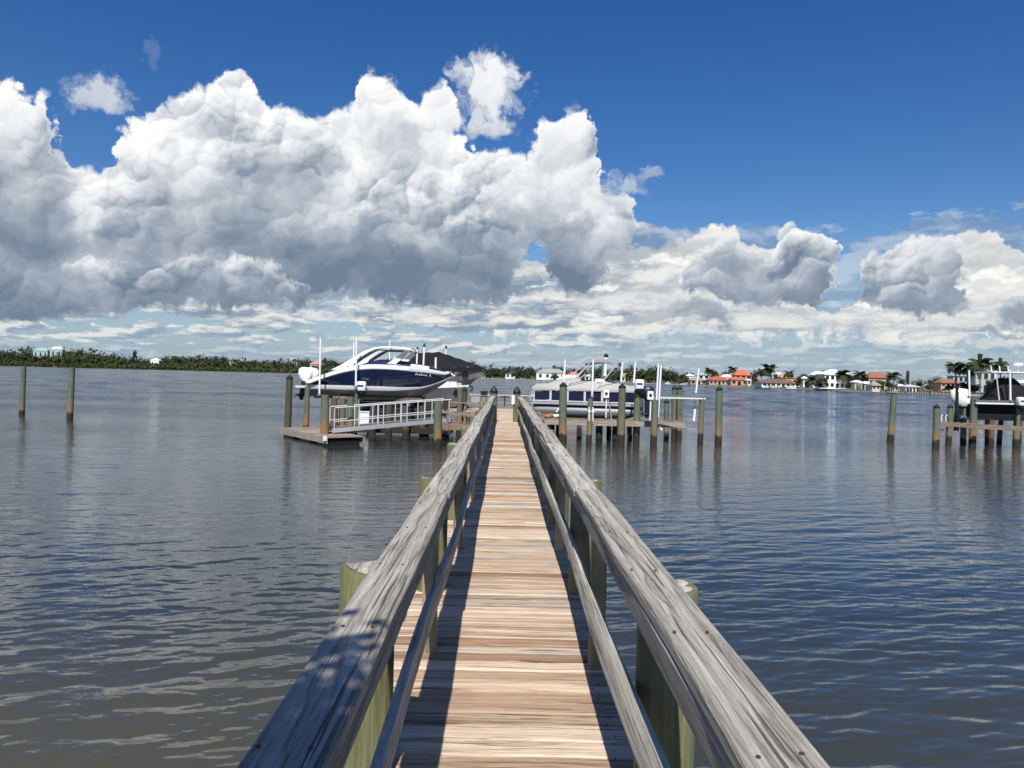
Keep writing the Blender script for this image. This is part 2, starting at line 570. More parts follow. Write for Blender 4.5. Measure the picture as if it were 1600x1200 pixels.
def wood(name, axis, light, mid, dark, ring=60.0, crack=0.5, streak=0.5, tint=None, var=0.5, bmp=0.004, grey=0.0):
    """sawn, weathered board: growth figure, fibre streaks, checks and knots; the grain runs along the axis"""
    m, n, bs = new_mat(name)
    g = n.node('ShaderNodeNewGeometry')
    x, y, z = n.sep(g.outputs['Position'])
    r = attr(n)
    if axis == 'Y': l, s, u = y, x, z
    elif axis == 'X': l, s, u = x, y, z
    else: l, s, u = z, x, y
    off = r * 37.0
    # slow waver of the grain and the knots that push it aside
    k = n.voro(n.xyz(l * 1.25 + off, s * 7.0, u * 7.0), 1.0, 0.0, 0.5, 0.2, 'F1')
    knot = n.ss(k, 0.03, 0.30, 1.0, 0.0)
    wav = n.noise(n.xyz(l * 0.8 + off, s * 6.0, u * 6.0), 1.0, 3.0, 0.5)
    fig = n.m('SINE', (s * 1.0 + u * 0.8) * ring + wav * 13.0 + knot * 7.0 + off)
    fig = n.ss(fig, -1.0, 0.95)
    line = n.ss(n.m('SINE', (s * 1.0 + u * 0.8) * ring * 2.0 + wav * 26.0 + knot * 12.0 + off * 2), 0.35, 0.98)
    fib = n.ss(n.noise(n.xyz(l * 6.0 + off, s * 260.0, u * 260.0), 1.0, 4.0, 0.7), 0.28, 0.72)
    fib2 = n.noise(n.xyz(l * 1.1 - off, s * 85.0, u * 85.0), 1.0, 4.0, 0.7)
    ck = n.noise(n.xyz(l * 1.3 + off, s * 105.0 + wav * 3.0, u * 105.0), 1.0, 2.0, 0.5)
    ckm = n.noise(n.xyz(l * 0.9 + off * 2, s * 9.0, u * 9.0), 1.0, 2.0, 0.5)
    chk = n.ss(ck, 0.58, 0.66) * n.ss(ckm, 0.40, 0.56) * crack
    blot = n.noise(n.xyz(l * 1.1 + off * 3, s * 4.0, u * 4.0), 1.0, 4.0, 0.6)
    f = fig * 0.22 + fib * 0.42 - line * 0.16 + 0.10 + fib2 * streak + (blot - 0.5) * 0.7 + (r - 0.5) * var - 0.12 - (streak - 0.5) * 0.5
    c = n.ramp(f.clamp(), [(0.0, dark), (0.42, mid), (0.8, light), (1.0, tuple(min(1, q * 1.08) for q in light))])
    hue = n.m('FRACT', r * 7.31)
    c = n.mix(n.ss(hue, 0.62, 0.95) * grey, c, n.mix(0.5, c, (0.44, 0.415, 0.37)))
    c = n.mix(n.ss(hue, 0.30, 0.02) * grey, c, n.mix(0.55, c, (0.30, 0.17, 0.10)))
    c = n.mix(knot * 0.45, c, tuple(q * 0.55 for q in mid))
    if tint:
        tn = n.noise(n.xyz(l * 2.0 + 9.0, s * 3.0, u * 3.0), 1.0, 4.0, 0.6)
        c = n.mix(n.ss(tn, 0.40, 0.62) * 0.7, c, tint)
    c = n.mix(chk, c, tuple(q * 0.22 for q in mid))
    n.put(bs.inputs['Base Color'], c)
    bs.inputs['Roughness'].default_value = 0.82
    bs.inputs['Specular IOR Level'].default_value = 0.25
    bump(n, bs, fib * 0.35 - line * 0.25 + fib2 * 0.3 - chk * 1.4, bmp, 0.9)
    return m


M = {}
M['deck'] = wood('deck_boards', 'X', (0.65, 0.51, 0.375), (0.465, 0.34, 0.23), (0.17, 0.11, 0.072), ring=70, crack=1.0, streak=1.05, var=0.72, grey=1.0)
M['rail'] = wood('weathered_rail_wood', 'Y', (0.56, 0.525, 0.455), (0.365, 0.335, 0.285), (0.12, 0.108, 0.092), ring=85, crack=0.9, streak=0.7, var=0.25, bmp=0.006)
M['rail_x'] = wood('weathered_crossways_wood', 'X', (0.42, 0.38, 0.33), (0.28, 0.25, 0.21), (0.11, 0.10, 0.085), ring=70, crack=0.7, var=0.4)
M['face'] = wood('grey_face_board', 'Y', (0.38, 0.36, 0.32), (0.26, 0.245, 0.22), (0.10, 0.095, 0.088), ring=60, crack=0.6, var=0.25)
M['post'] = wood('tan_post_wood', 'Z', (0.46, 0.36, 0.24), (0.34, 0.26, 0.17), (0.15, 0.11, 0.075), ring=60, crack=0.6, tint=(0.20, 0.19, 0.10), var=0.5)
M['brown'] = wood('brown_dock_wood', 'X', (0.30, 0.22, 0.165), (0.20, 0.14, 0.105), (0.085, 0.06, 0.05), ring=60, crack=0.5, var=0.5)

M['old_deck'] = wood('old_deck_boards', 'X', (0.42, 0.32, 0.24), (0.29, 0.21, 0.15), (0.13, 0.09, 0.065), ring=70, crack=0.8, streak=0.8, var=0.7, grey=0.6)
M['shade_dark'] = wood('shade_dark_boards', 'X', (0.045, 0.040, 0.036), (0.028, 0.025, 0.023), (0.012, 0.011, 0.011), ring=60, crack=0.5, var=0.5)  # near-black colour stands in for the shade under the navy boat


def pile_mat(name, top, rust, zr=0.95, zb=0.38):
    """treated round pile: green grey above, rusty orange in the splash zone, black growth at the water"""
    m, n, bs = new_mat(name)
    g = n.node('ShaderNodeNewGeometry')
    x, y, z = n.sep(g.outputs['Position'])
    fib = n.noise(n.xyz(x * 60.0, y * 60.0, z * 3.0), 1.0, 4.0, 0.65)
    bl = n.noise(n.xyz(x * 5.0, y * 5.0, z * 1.4), 1.0, 4.0, 0.6)
    fine = n.noise(n.xyz(x * 30.0, y * 30.0, z * 22.0), 1.0, 3.0, 0.6)
    c = n.mix(n.ss(fib * 0.6 + bl * 0.5, 0.35, 0.75), tuple(q * 0.62 for q in top), tuple(q * 1.25 for q in top))
    c = n.mix(n.ss(bl, 0.50, 0.68) * 0.6, c, (top[0] * 0.75, top[1] * 1.0, top[2] * 0.55))
    oi = n.node('ShaderNodeObjectInfo')
    rnd = V(n, oi.outputs['Random'])
    rz = z + (bl - 0.5) * 1.5 + (fine - 0.5) * 0.4 + (rnd - 0.5) * 0.7
    rc = n.mix(fib, tuple(q * 0.6 for q in rust), tuple(q * 1.3 for q in rust))
    c = n.mix(n.ss(rz, zr - 0.30, zr + 0.22, 1.0, 0.0) * n.ss(rnd, 0.0, 0.8, 0.35, 0.95), c, rc)
    c = n.mix(n.ss(z + (bl - 0.5) * 0.35 + (fine - 0.5) * 0.2 + (rnd - 0.5) * 0.12, zb - 0.07, zb + 0.05, 1.0, 0.0), c, n.mix(fine, (0.016, 0.014, 0.012), (0.05, 0.043, 0.035)))
    n.put(bs.inputs['Base Color'], c)
    bs.inputs['Roughness'].default_value = 0.85
    bs.inputs['Specular IOR Level'].default_value = 0.3
    bump(n, bs, fib * 0.6 + fine * 0.4, 0.012, 0.7)
    return m


M['pile'] = pile_mat('green_grey_pile', (0.135, 0.150, 0.105), (0.29, 0.16, 0.075))
M['pile_rusty'] = pile_mat('rusty_brown_pile', (0.13, 0.085, 0.06), (0.17, 0.085, 0.05), 1.2)
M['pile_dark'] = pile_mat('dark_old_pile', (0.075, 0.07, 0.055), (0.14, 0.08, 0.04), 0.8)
M['pier_pile'] = pile_mat('pier_pile_wood', (0.165, 0.165, 0.085), (0.20, 0.14, 0.075), 0.5, 0.2)

M['black'] = paint('black_plastic', (0.014, 0.014, 0.016), 0.4)
M['white'] = paint('white_plastic', (0.80, 0.80, 0.79), 0.4, var=0.06)
M['pvc'] = paint('white_pipe', (0.82, 0.82, 0.81), 0.35, var=0.05)
M['gel_white'] = paint('white_gelcoat', (0.80, 0.80, 0.785), 0.18, var=0.04, coat=0.3)
M['gel_navy'] = paint('navy_gelcoat', (0.006, 0.013, 0.042), 0.10, var=0.12, coat=0.8)
M['gel_grey'] = paint('grey_gelcoat', (0.15, 0.155, 0.17), 0.2, var=0.06, coat=0.3)
M['gel_bottom'] = paint('dull_hull_bottom', (0.36, 0.355, 0.335), 0.35, var=0.14)
M['canvas_navy'] = paint('navy_canvas', (0.013, 0.026, 0.075), 0.85, var=0.2, scale=4, spec=0.2)
M['canvas_black'] = paint('black_canvas', (0.012, 0.012, 0.015), 0.8, var=0.25, scale=4, spec=0.25)
M['canvas_grey'] = paint('grey_canvas', (0.33, 0.33, 0.32), 0.85, var=0.15, scale=4, spec=0.2)
M['canvas_tan'] = paint('tan_grey_canvas', (0.42, 0.41, 0.385), 0.85, var=0.15, scale=5, spec=0.2)
M['alu'] = paint('aluminium', (0.60, 0.61, 0.62), 0.38, 0.55, var=0.08)
M['alu_dull'] = paint('dull_aluminium', (0.20, 0.205, 0.21), 0.5, 0.5, var=0.14)
M['alu_white'] = paint('white_coated_aluminium', (0.62, 0.63, 0.64), 0.4, 0.1, var=0.06)
M['steel'] = paint('galvanised_steel', (0.30, 0.31, 0.31), 0.45, 0.6, var=0.15)
M['cable'] = paint('steel_cable', (0.10, 0.10, 0.105), 0.5, 0.5)
M['blue'] = paint('blue_label_print', (0.03, 0.035, 0.22), 0.4)
M['glass'] = paint('dark_glass', (0.02, 0.025, 0.03), 0.06, var=0.1)
M['panel_navy'] = paint('navy_fence_panel', (0.010, 0.012, 0.038), 0.3)
M['rope'] = paint('pale_rope', (0.45, 0.40, 0.32), 0.9)
M['rust'] = paint('rusty_screw', (0.10, 0.05, 0.03), 0.7, 0.3)
M['orange'] = paint('orange_tan_cloth', (0.42, 0.20, 0.07), 0.9, var=0.3)
M['sign_grey'] = paint('faded_sign_face', (0.34, 0.34, 0.40), 0.5)

# ------------------------------------------------------------------ water: real waves near by, the same sheet out to the horizon
def build_water():
    rs = np.random.RandomState(11)
    # rows spaced like the view needs them, columns over a wide fan
    d = [1.2]
    while d[-1] < 9000.0:
        q = d[-1]
        d.append(q + max(0.024, 0.0029 * q, 0.00027 * q * q) if q < 200 else q * 1.12)
    d = np.array(d)
    ang = np.concatenate([np.linspace(-80, -37, 60, endpoint=False), np.linspace(-37, 37, 900, endpoint=False), np.linspace(37, 80, 61)])
    ang = np.radians(ang)
    nr, nc = len(d), len(ang)
    step = np.gradient(d)
    X = np.outer(d, np.tan(np.clip(ang, -1.40, 1.40)))
    Y = np.repeat(d[:, None], nc, 1)
    Z = np.zeros_like(X)
    S = step[:, None]
    amp_mod = 0.70 + 0.45 * np.sin(X * 0.21 + 1.3 * np.sin(Y * 0.13)) * np.sin(Y * 0.17 + 0.9 * np.sin(X * 0.11 + 2.0))
    nw = 84
    for i in range(nw):
        lam = 0.11 * (12.0 ** (i / (nw - 1.0))) * rs.uniform(0.9, 1.1)
        th = math.radians(-13.0) + rs.normal(0, 0.34 if lam < 0.8 else 0.24)
        k = 2 * math.pi / lam
        slope = 0.0130 * (lam / 0.35) ** (0.10 if lam < 0.35 else -0.6)
        a = slope / k
        fade = np.clip((lam / S - 2.2) / 2.5, 0.0, 1.0)
        ph = k * (X * math.sin(th) + Y * math.cos(th)) + rs.uniform(0, 6.283)
        ph = ph + 0.9 * np.sin(X * 0.35 / lam ** 0.5 + i) + 0.7 * np.sin(Y * 0.23 / lam ** 0.5 + 2.1 * i)
        s = np.sin(ph)
        Z += a * fade * amp_mod * (s + 0.22 * np.cos(2 * ph))
    co = np.stack([X, Y, Z], -1).reshape(-1, 3).astype(np.float32)
    idx = np.arange(nr * nc).reshape(nr, nc)
    q = np.stack([idx[:-1, :-1], idx[:-1, 1:], idx[1:, 1:], idx[1:, :-1]], -1).reshape(-1, 4)
    me = bpy.data.meshes.new('water')
    me.vertices.add(len(co)); me.vertices.foreach_set('co', co.ravel())
    me.loops.add(q.size); me.loops.foreach_set('vertex_index', q.ravel().astype(np.int32))
    me.polygons.add(len(q)); me.polygons.foreach_set('loop_start', (np.arange(len(q)) * 4).astype(np.int32))
    me.polygons.foreach_set('use_smooth', np.ones(len(q), dtype=bool))
    me.update(calc_edges=True)
    me.validate()
    o = bpy.data.objects.new('water', me)
    COL.objects.link(o)
    tag(o, kind='structure')
    m, n, bs = new_mat('bay_water')
    g = n.node('ShaderNodeNewGeometry')
    x, y, z = n.sep(g.outputs['Position'])
    dist = n.m('SQRT', x * x + y * y)
    # murky tannin water: browner in the shallows near the bank
    shal = n.ss(y + (n.noise(n.xyz(x * 0.25, y * 0.25, 0.0), 1.0, 3.0, 0.5) - 0.5) * 5.0, 2.5, 12.0, 1.0, 0.0)
    deep = n.mix(n.noise(n.xyz(x * 0.03, y * 0.03, 0.0), 1.0, 3.0, 0.5), (0.021, 0.027, 0.027), (0.032, 0.037, 0.036))
    n.put(bs.inputs['Base Color'], n.mix(shal * n.ss(x, -3.0, 2.5, 1.0, 0.35), deep, (0.078, 0.068, 0.036)))
    n.put(bs.inputs['Roughness'], n.lin(dist, 10.0, 160.0, 0.03, 0.10))
    bs.inputs['IOR'].default_value = 1.52
    bs.inputs['Specular IOR Level'].default_value = 0.5
    # ripples finer than the mesh, broken by calmer and windier lanes
    lanes = n.noise(n.xyz(x * 0.020, y * 0.075, 0.0), 1.0, 4.0, 0.6)
    r1 = n.noise(n.xyz(x * 2.6 + y * 0.5, y * 6.2, 0.0), 1.0, 3.0, 0.55)
    r2 = n.noise(n.xyz(x * 0.55 + y * 0.1, y * 1.5, 4.0), 1.0, 3.0, 0.6)
    amp = n.ss(lanes, 0.35, 0.65, 0.55, 1.25)
    far1 = n.ss(dist, 6.0, 40.0, 0.25, 1.0)
    h = (r1 * 0.036 * far1 + r2 * 0.16 * n.ss(dist, 22.0, 80.0)) * amp
    b = n.node('ShaderNodeBump')
    b.inputs['Distance'].default_value = 1.0
    b.inputs['Strength'].default_value = 0.75
    n.put(b.inputs['Height'], h)
    # far off only the wave faces that lean towards the bank can be seen: tilt the normal in wave trains
    ld = n.m('LOGARITHM', dist.max(1.0), 2.718)
    tv = n.xyz(n.m('ARCTAN2', x, y) * 30.0, ld * 9.0, 2.0)
    t1 = n.noise(tv, 1.0, 5.0, 0.62)
    t2 = n.noise(n.xyz(n.m('ARCTAN2', x, y) * 26.0, ld * 8.0, 9.0), 1.0, 4.0, 0.6)
    far = n.ss(ld, 3.2, 4.9)
    ty = n.ss(t1, 0.25, 0.80) * -0.25 * far * n.ss(lanes, 0.3, 0.7, 0.65, 1.15)
    tx = (t2 - 0.5) * 0.42 * far
    vn = n.node('ShaderNodeVectorMath', operation='ADD')
    n.t.links.new(b.outputs[0], vn.inputs[0])
    n.put(vn.inputs[1], n.xyz(tx, ty, 0.0))
    vv = n.node('ShaderNodeVectorMath', operation='NORMALIZE')
    n.t.links.new(vn.outputs[0], vv.inputs[0])
    n.t.links.new(vv.outputs[0], bs.inputs['Normal'])
    me.materials.append(m)


build_water()

# ------------------------------------------------------------------ the pier
DZ = 1.15                                                 # deck level
HC = CAMZ - DZ


def board_y(mb, x0, x1, z0, z1, ya, yb, rnd, wob=0.010, step=0.35):
    """a long board along y with slightly wandering edges and softened corners"""
    n = max(2, int((yb - ya) / step))
    rings = []
    ph = RNG.uniform(0, 9)
    e = min(0.006, (x1 - x0) * 0.2, (z1 - z0) * 0.2)
    for i in range(n + 1):
        y = ya + (yb - ya) * i / n
        o = wob * (math.sin(y * 1.1 + ph) + 0.5 * math.sin(y * 2.7 + 2 * ph))
        oz = wob * 0.5 * math.sin(y * 1.7 + 3 * ph)
        j = RNG.uniform(-0.0025, 0.0025)
        a0, a1, b0, b1 = x0 + o + j, x1 + o - j, z0 + oz, z1 + oz
        rings.append([Vector((a0 + e, y, b0)), Vector((a1 - e, y, b0)), Vector((a1, y, b0 + e)), Vector((a1, y, b1 - e)),
                      Vector((a1 - e, y, b1)), Vector((a0 + e, y, b1)), Vector((a0, y, b1 - e)), Vector((a0, y, b0 + e))])
    mb.loft(rings, rnd=rnd)


pier = empty('wooden_pier', (0, 0, 0), 'long weathered wooden pier with railings running straight out over the water', 'pier')
PIER_Y0, PIER_Y1, HEAD_Y1 = -2.2, 29.2, 40.8

mb = MB()
y = PIER_Y0
while y < HEAD_Y1:
    w = 0.138
    xa, xb = (-0.66, 0.655) if y < PIER_Y1 else (-0.66, 0.64)
    a, b = xa + RNG.uniform(-0.018, 0.012), xb + RNG.uniform(-0.014, 0.016)
    dz = RNG.uniform(-0.007, 0.007)
    r = RNG.random()
    e = 0.008
    zt, zb, y0, y1 = DZ + dz, DZ - 0.034, y + RNG.uniform(0.003, 0.009), y + w - RNG.uniform(0.003, 0.010)
    prof = [(y0, zb), (y1, zb), (y1, zt - e), (y1 - e, zt), (y0 + e, zt), (y0, zt - e)]
    n = 7
    rings = [[Vector((a + (b - a) * i / n, p[0] + 0.003 * math.sin(i * 1.3 + r * 50), p[1] + 0.0015 * math.sin(i * 2.1 + r * 80))) for p in prof] for i in range(n + 1)]
    mb.loft(rings, rnd=r)
    y += w + 0.004
y = PIER_Y0
while y < 14:                                             # nail heads
    for x in (-0.55, 0.55):
        for q in (0.04, 0.10):
            c = Vector((x + RNG.uniform(-0.022, 0.022), y + q + RNG.uniform(-0.012, 0.012), DZ + 0.003))
            mb.tube([c, c + Vector((0, 0, 0.003))], 0.0042, 6, mi=1)
    y += 0.142
mb.build('deck', [M['deck'], M['rust']], pier)
for x in (-0.50, 0.0, 0.49):                              # stringers under the planks
    mb = MB(); board_y(mb, x - 0.045, x + 0.045, DZ - 0.23, DZ - 0.036, PIER_Y0, HEAD_Y1, RNG.random(), 0.004, 1.0)
    mb.build('stringer', M['brown'], pier)

RAILZ = DZ + 0.97
SEG = 3.66
for side in (-1, 1):
    if side < 0: xi, xo = -0.338, -0.508
    else: xi, xo = 0.492, 0.664
    x0, x1 = min(xi, xo), max(xi, xo)
    ya = PIER_Y0
    k = 0
    while ya < 28.4:
        yb = min(ya + SEG + (3.4 if k == 0 and side < 0 else 0.0), 28.6)
        rz = RNG.uniform(-0.006, 0.006); rx = RNG.uniform(-0.010, 0.010)
        r = RNG.random()
        mb = MB(); board_y(mb, x0 + rx, x1 + rx, RAILZ - 0.040 + rz, RAILZ + rz, ya + 0.004, yb - 0.004, r, 0.007)
        for q in np.arange(ya + 0.06, yb, 0.735):
            for dx in (0.035, 0.125):
                c = Vector((x0 + rx + dx + RNG.uniform(-.008, .008), float(q) + RNG.uniform(-.012, .012), RAILZ + rz + 0.002))
                mb.tube([c, c + Vector((0, 0, .004))], .0055, 6, mi=1)
        mb.build('cap_rail', [M['rail'], M['rust']], pier, smooth=True)
        # board on edge under the cap
        fx = (xi - side * 0.004) + side * 0.008
        mb = MB(); board_y(mb, min(fx, fx + side * 0.038), max(fx, fx + side * 0.038), RAILZ - 0.135 + rz, RAILZ - 0.043 + rz, ya + 0.002, yb - 0.002, RNG.random(), 0.004)
        mb.build('face_board', M['face'], pier, smooth=True)
        # lower rail, a little twisted
        lx = 0.516 if side > 0 else -0.362
        zc = DZ + 0.465
        tw = RNG.uniform(-0.25, 0.25)
        mb = MB()
        rings = []
        n = 12
        for i in range(n + 1):
            t = i / n
            yy = ya + 0.003 + (yb - ya - 0.006) * t
            an = 0.10 * side * -1 + tw * math.sin(t * math.pi)
            cx = lx + 0.010 * math.sin(yy * 1.3); cz = zc + 0.012 * math.sin(yy * 0.8 + side)
            pr = []
            for px_, pz_ in ((-.019, -.060), (.019, -.060), (.021, -.05), (.021, .05), (.016, .058), (-.016, .058), (-.021, .05), (-.021, -.05)):
                pr.append(Vector((cx + px_ * math.cos(an) - pz_ * math.sin(an), yy, cz + px_ * math.sin(an) + pz_ * math.cos(an))))
            rings.append(pr)
        mb.loft(rings, rnd=RNG.random())
        mb.build('lower_rail', M['rail'], pier, smooth=True)
        ya = yb; k += 1

    # round piles every three metres, square posts half way between
    for k in range(10):
        yp = 3.25 + 2.95 * k + RNG.uniform(-0.08, 0.08) + (-0.10 if side > 0 else 0.0)
        if k == 9 and side > 0: pass
        px_ = (-0.555 if side < 0 else 0.672) + RNG.uniform(-0.008, 0.008)
        rr = 0.121 + RNG.uniform(-0.005, 0.005)
        top = DZ + 0.905 + RNG.uniform(-0.02, 0.006)
        mb = MB()
        nseg = 20
        rings = []
        for zz, q in ((-1.2, 1.06), (0.3, 1.04), (1.0, 1.0), (top - 0.012, 0.98), (top, 0.94)):
            rings.append([Vector((px_ + rr * q * math.cos(2 * math.pi * i / nseg) * (1 + 0.02 * math.sin(3 * i + k)), yp + rr * q * math.sin(2 * math.pi * i / nseg), zz + (0.012 * math.sin(i * 0.7 + k) if zz > 1.5 else 0))) for i in range(nseg)])
        mb.loft(rings)
        # hollowed, weathered end grain
        c = [Vector((px_ + rr * 0.80 * math.cos(2 * math.pi * i / nseg), yp + rr * 0.80 * math.sin(2 * math.pi * i / nseg), top + 0.002 + 0.012 * math.sin(i * 0.7 + k))) for i in range(nseg)]
        pl = mb.build('piling', M['pier_pile'], pier, smooth=True)
        mb2 = MB()
        mb2.loft([c, [Vector((p.x * 0.55 + px_ * 0.45, p.y * 0.55 + yp * 0.45, top - (0.035 if (k * 7 + side) % 3 == 0 else -0.006))) for p in c]], cap0=False)
        eg = mb2.build('end_grain', M['rail'], pl, world=False)
        # post half way to the next pile
        yq = yp + 1.47
        if yq < 28.2:
            xq = xi + side * 0.092
            mb = MB()
            mb.box((xq, yq, DZ + 0.35), (0.088, 0.088, 1.15), Matrix.Rotation(RNG.uniform(-0.05, 0.05), 3, 'Z'), RNG.random())
            mb.build('rail_post', M['post'], pier, bevel=0.004)
    # cross beam ends and deck side boards
    mb = MB(); xx = -0.62 if side < 0 else 0.61
    board_y(mb, xx - 0.02, xx + 0.02, DZ - 0.25, DZ - 0.037, PIER_Y0, PIER_Y1, 0.3, 0.004, 1.0)
    mb.build('side_board', M['brown'], pier)

for k in range(10):
    yp = 3.25 + 2.95 * k
    mb = MB(); mb.box((0.04, yp + 0.2, DZ - 0.34), (1.55, 0.06, 0.20), None, RNG.random())
    mb.build('cross_beam', M['brown'], pier)

# gate posts where the rails end, with dark pointed tops
for sx in (-0.40, 0.47):
    mb = MB()
    mb.tube([(sx, 29.0, -1.2), (sx, 29.0, DZ + 1.12)], [0.15, 0.13], 14)
    pl = mb.build('piling', M['pier_pile'], pier, smooth=True)
    mb = MB(); mb.tube([(sx, 29.0, DZ + 1.08), (sx, 29.0, DZ + 1.16), (sx, 29.0, DZ + 1.36)], [0.15, 0.15, 0.02], 14)
    mb.build('pile_cap', M['black'], pl, world=False)
mb = MB(); mb.box((0.33, 28.85, DZ + 0.85), (0.12, 0.015, 0.34))
mb.build('white_plate', M['white'], pier)

# pier head: planked deck across the end with a low rail along its far side
for xa, xb in ((-3.2, -0.70), (0.69, 3.0)):
    mb = MB()
    for i in range(24):
        ya = 37.4 + i * 0.142
        mb.span(xa + RNG.uniform(-.02, .02), xb, ya + 0.003, ya + 0.137, DZ - 0.035, DZ + RNG.uniform(-.004, .004), RNG.random())
    mb.build('head_deck', M['deck'], pier)
for ya in (37.30, 40.9):
    mb = MB(); mb.span(-3.2, 3.0, ya, ya + 0.08, DZ - 0.28, DZ - 0.04)
    mb.build('head_beam', M['brown'], pier)
mb = MB(); mb.span(-3.2, 3.0, 40.70, 40.86, DZ + 0.70, DZ + 0.74, 0.9)
mb.build('head_rail', M['deck'], pier)
mb = MB(); mb.span(-3.2, 3.0, 40.74, 40.78, DZ + 0.28, DZ + 0.38, 0.4)
mb.build('head_rail', M['rail_x'], pier)
for x in (-3.1, -2.1, -1.1, 0.02, 1.1, 2.0, 2.9):
    mb = MB(); mb.span(x - 0.04, x + 0.04, 40.79, 40.87, DZ - 0.2, DZ + 0.69)
    mb.build('rail_post', M['post'], pier)
mb = MB(); mb.span(-0.22, 0.26, 40.66, 40.69, DZ + 0.60, DZ + 0.66); mb.span(-0.01, 0.05, 40.66, 40.69, DZ + 0.24, DZ + 0.60)
mb.build('bracket', M['black'], pier)
for x in (-3.0, -1.6, 1.7, 2.9):
    for yy in (37.7, 40.5):
        mb = MB(); mb.tube([(x, yy, -1.2), (x, yy, DZ - 0.05)], [0.15, 0.14], 12)
        mb.build('piling', M['pile'], pier, smooth=True)
# side rail of the head to the left with its dark top board
mb = MB(); mb.bar(at(733, 619, 37.6), at(769, 620, 37.6), 0.14, 0.05)
mb.build('side_rail', M['brown'], pier)
for px_ in (735, 750, 766):
    p = at(px_, 621, 37.6)
    mb = MB(); mb.span(p.x - 0.045, p.x + 0.045, p.y - 0.045, p.y + 0.045, DZ - 0.1, p.z - 0.005)
    mb.build('rail_post', M['brown'], pier)
p = at(743, 624, 37.5)
sg = MB(); sg.box(p, (0.42, 0.02, 0.26)); sg_o = sg.build('notice_board', M['sign_grey'])
tag(sg_o, 'small faded grey notice board hung under the dark rail left of the pier end', 'notice board')
p = at(756.5, 616, 37.6)
tb = MB(); tb.box(p + Vector((0, 0, 0.05)), (0.34, 0.28, 0.17)); tb.box(p + Vector((0, 0, 0.145)), (0.38, 0.32, 0.03))
tb_o = tb.build('dock_box', M['black'])
tag(tb_o, 'small dark box standing on the rail left of the pier end', 'box')

# ------------------------------------------------------------------ mooring piles
def pile(top, base, r, label, name='mooring_pile', cat='pile', mat='pile', cap=True, group='mooring piles', d=None, cap_h=0.16):
    """top and base are pixels; the base pixel lies on the water unless a distance is given"""
    b = onz(*base) if d is None else at(*base, d)
    t = at(top[0], top[1], b.y)
    t.x = b.x + (t.x - b.x) * 0.75                        # lean a little less than the photo's wide lens shows
    b0 = Vector((b.x, b.y, 0.0))
    root = empty(name, b0, label, cat, group)
    t += Vector((RNG.uniform(-.05, .05), RNG.uniform(-.05, .05), 0))
    th = t - b0
    ch = cap_h if cap else 0.0
    tt = b0 + th * ((th.length - ch) / th.length)
    low = b0 - th * (1.3 / th.length)
    mb = MB()
    n = 16
    ph = RNG.uniform(0, 6)
    pts = [low, b0 + th * 0.05, b0 + th * 0.35, b0 + th * 0.7, tt]
    rings = []
    for i, p in enumerate(pts):
        rr = r * (1.08 - 0.035 * i) * RNG.uniform(.97, 1.03)
        rings.append([p + Vector((math.cos(2 * math.pi * k / n), math.sin(2 * math.pi * k / n), 0)) * rr * (1 + 0.025 * math.sin(2 * k + ph + i)) for k in range(n)])
    mb.loft(rings)
    mb.build('shaft', M[mat], root, smooth=True)
    if cap:
        mb = MB()
        u = th.normalized()
        mb.tube([tt - u * 0.05, tt + u * 0.01, tt + u * ch], [r * 1.0, r * 1.02, r * 0.12], 14)
        mb.build('cone_cap', M['black'], root)
    return root, b0, tt


def guide_pole(pxt, pxb, d, label, r=0.045, cap='white', group='white guide poles on the boat lifts', cat='guide pole'):
    """thin white guide pole of a boat lift"""
    a, b = at(*pxb, d), at(*pxt, d)
    root = empty('guide_pole', a, label, cat, group)
    mb = MB(); mb.tube([a, b], r, 10)
    mb.build('pipe', M['pvc'], root, smooth=True)
    mb = MB(); u = (b - a).normalized()
    if cap == 'black': mb.tube([b - u * 0.02, b + u * 0.04, b + u * 0.16], [r * 1.3, r * 1.5, r * 0.4], 10)
    else: mb.tube([b - u * 0.01, b + u * 0.02], r * 1.12, 10)
    mb.build('pole_cap', M['black' if cap == 'black' else 'white'], root)
    mb = MB(); mb.box(a + u * 0.05, (r * 3.2, r * 3.2, 0.10))
    mb.build('socket', M['steel'], root)
    return root


def motor_box(p, size, label, post=None, group='white lift motor boxes'):
    """white lift drive housing with a blue band"""
    root = empty('lift_motor', p, label, 'lift motor', group)
    w, dd, h = size
    mb = MB()
    rings = []
    for z, q in ((-h / 2, 0.92), (-h / 2 + 0.05, 1.0), (h * 0.22, 1.0), (h * 0.42, 0.9), (h / 2, 0.72)):
        rr = []
        for k in range(16):
            a = 2 * math.pi * (k + 0.5) / 16
            cx, cy = math.cos(a), math.sin(a)
            e = 0.45
            rr.append(p + Vector((math.copysign(abs(cx) ** e, cx) * w / 2 * q, math.copysign(abs(cy) ** e, cy) * dd / 2 * q, z)))
        rings.append(rr)
    mb.loft(rings)
    mb.build('housing', M['white'], root, smooth=True)
    mb = MB(); mb.box(p + Vector((-w * 0.04, -dd / 2 - 0.004, h * 0.02)), (w * 0.62, 0.012, h * 0.20))
    mb.build('label_band', M['blue'], root)
    mb = MB(); mb.tube([p + Vector((0, 0, -h / 2 - 0.14)), p + Vector((0, 0, -h / 2))], w * 0.3, 12)
    mb.build('gear_case', M['black'], root)
    mb = MB(); mb.box(p + Vector((-w * .1, dd * .3, -h / 2 - .26)), (w * .8, .16, .30)); mb.box(p + Vector((w * .25, dd * .2, -h / 2 - .12)), (w * .5, .20, .12))
    mb.build('mount', M['black'], root)
    return root


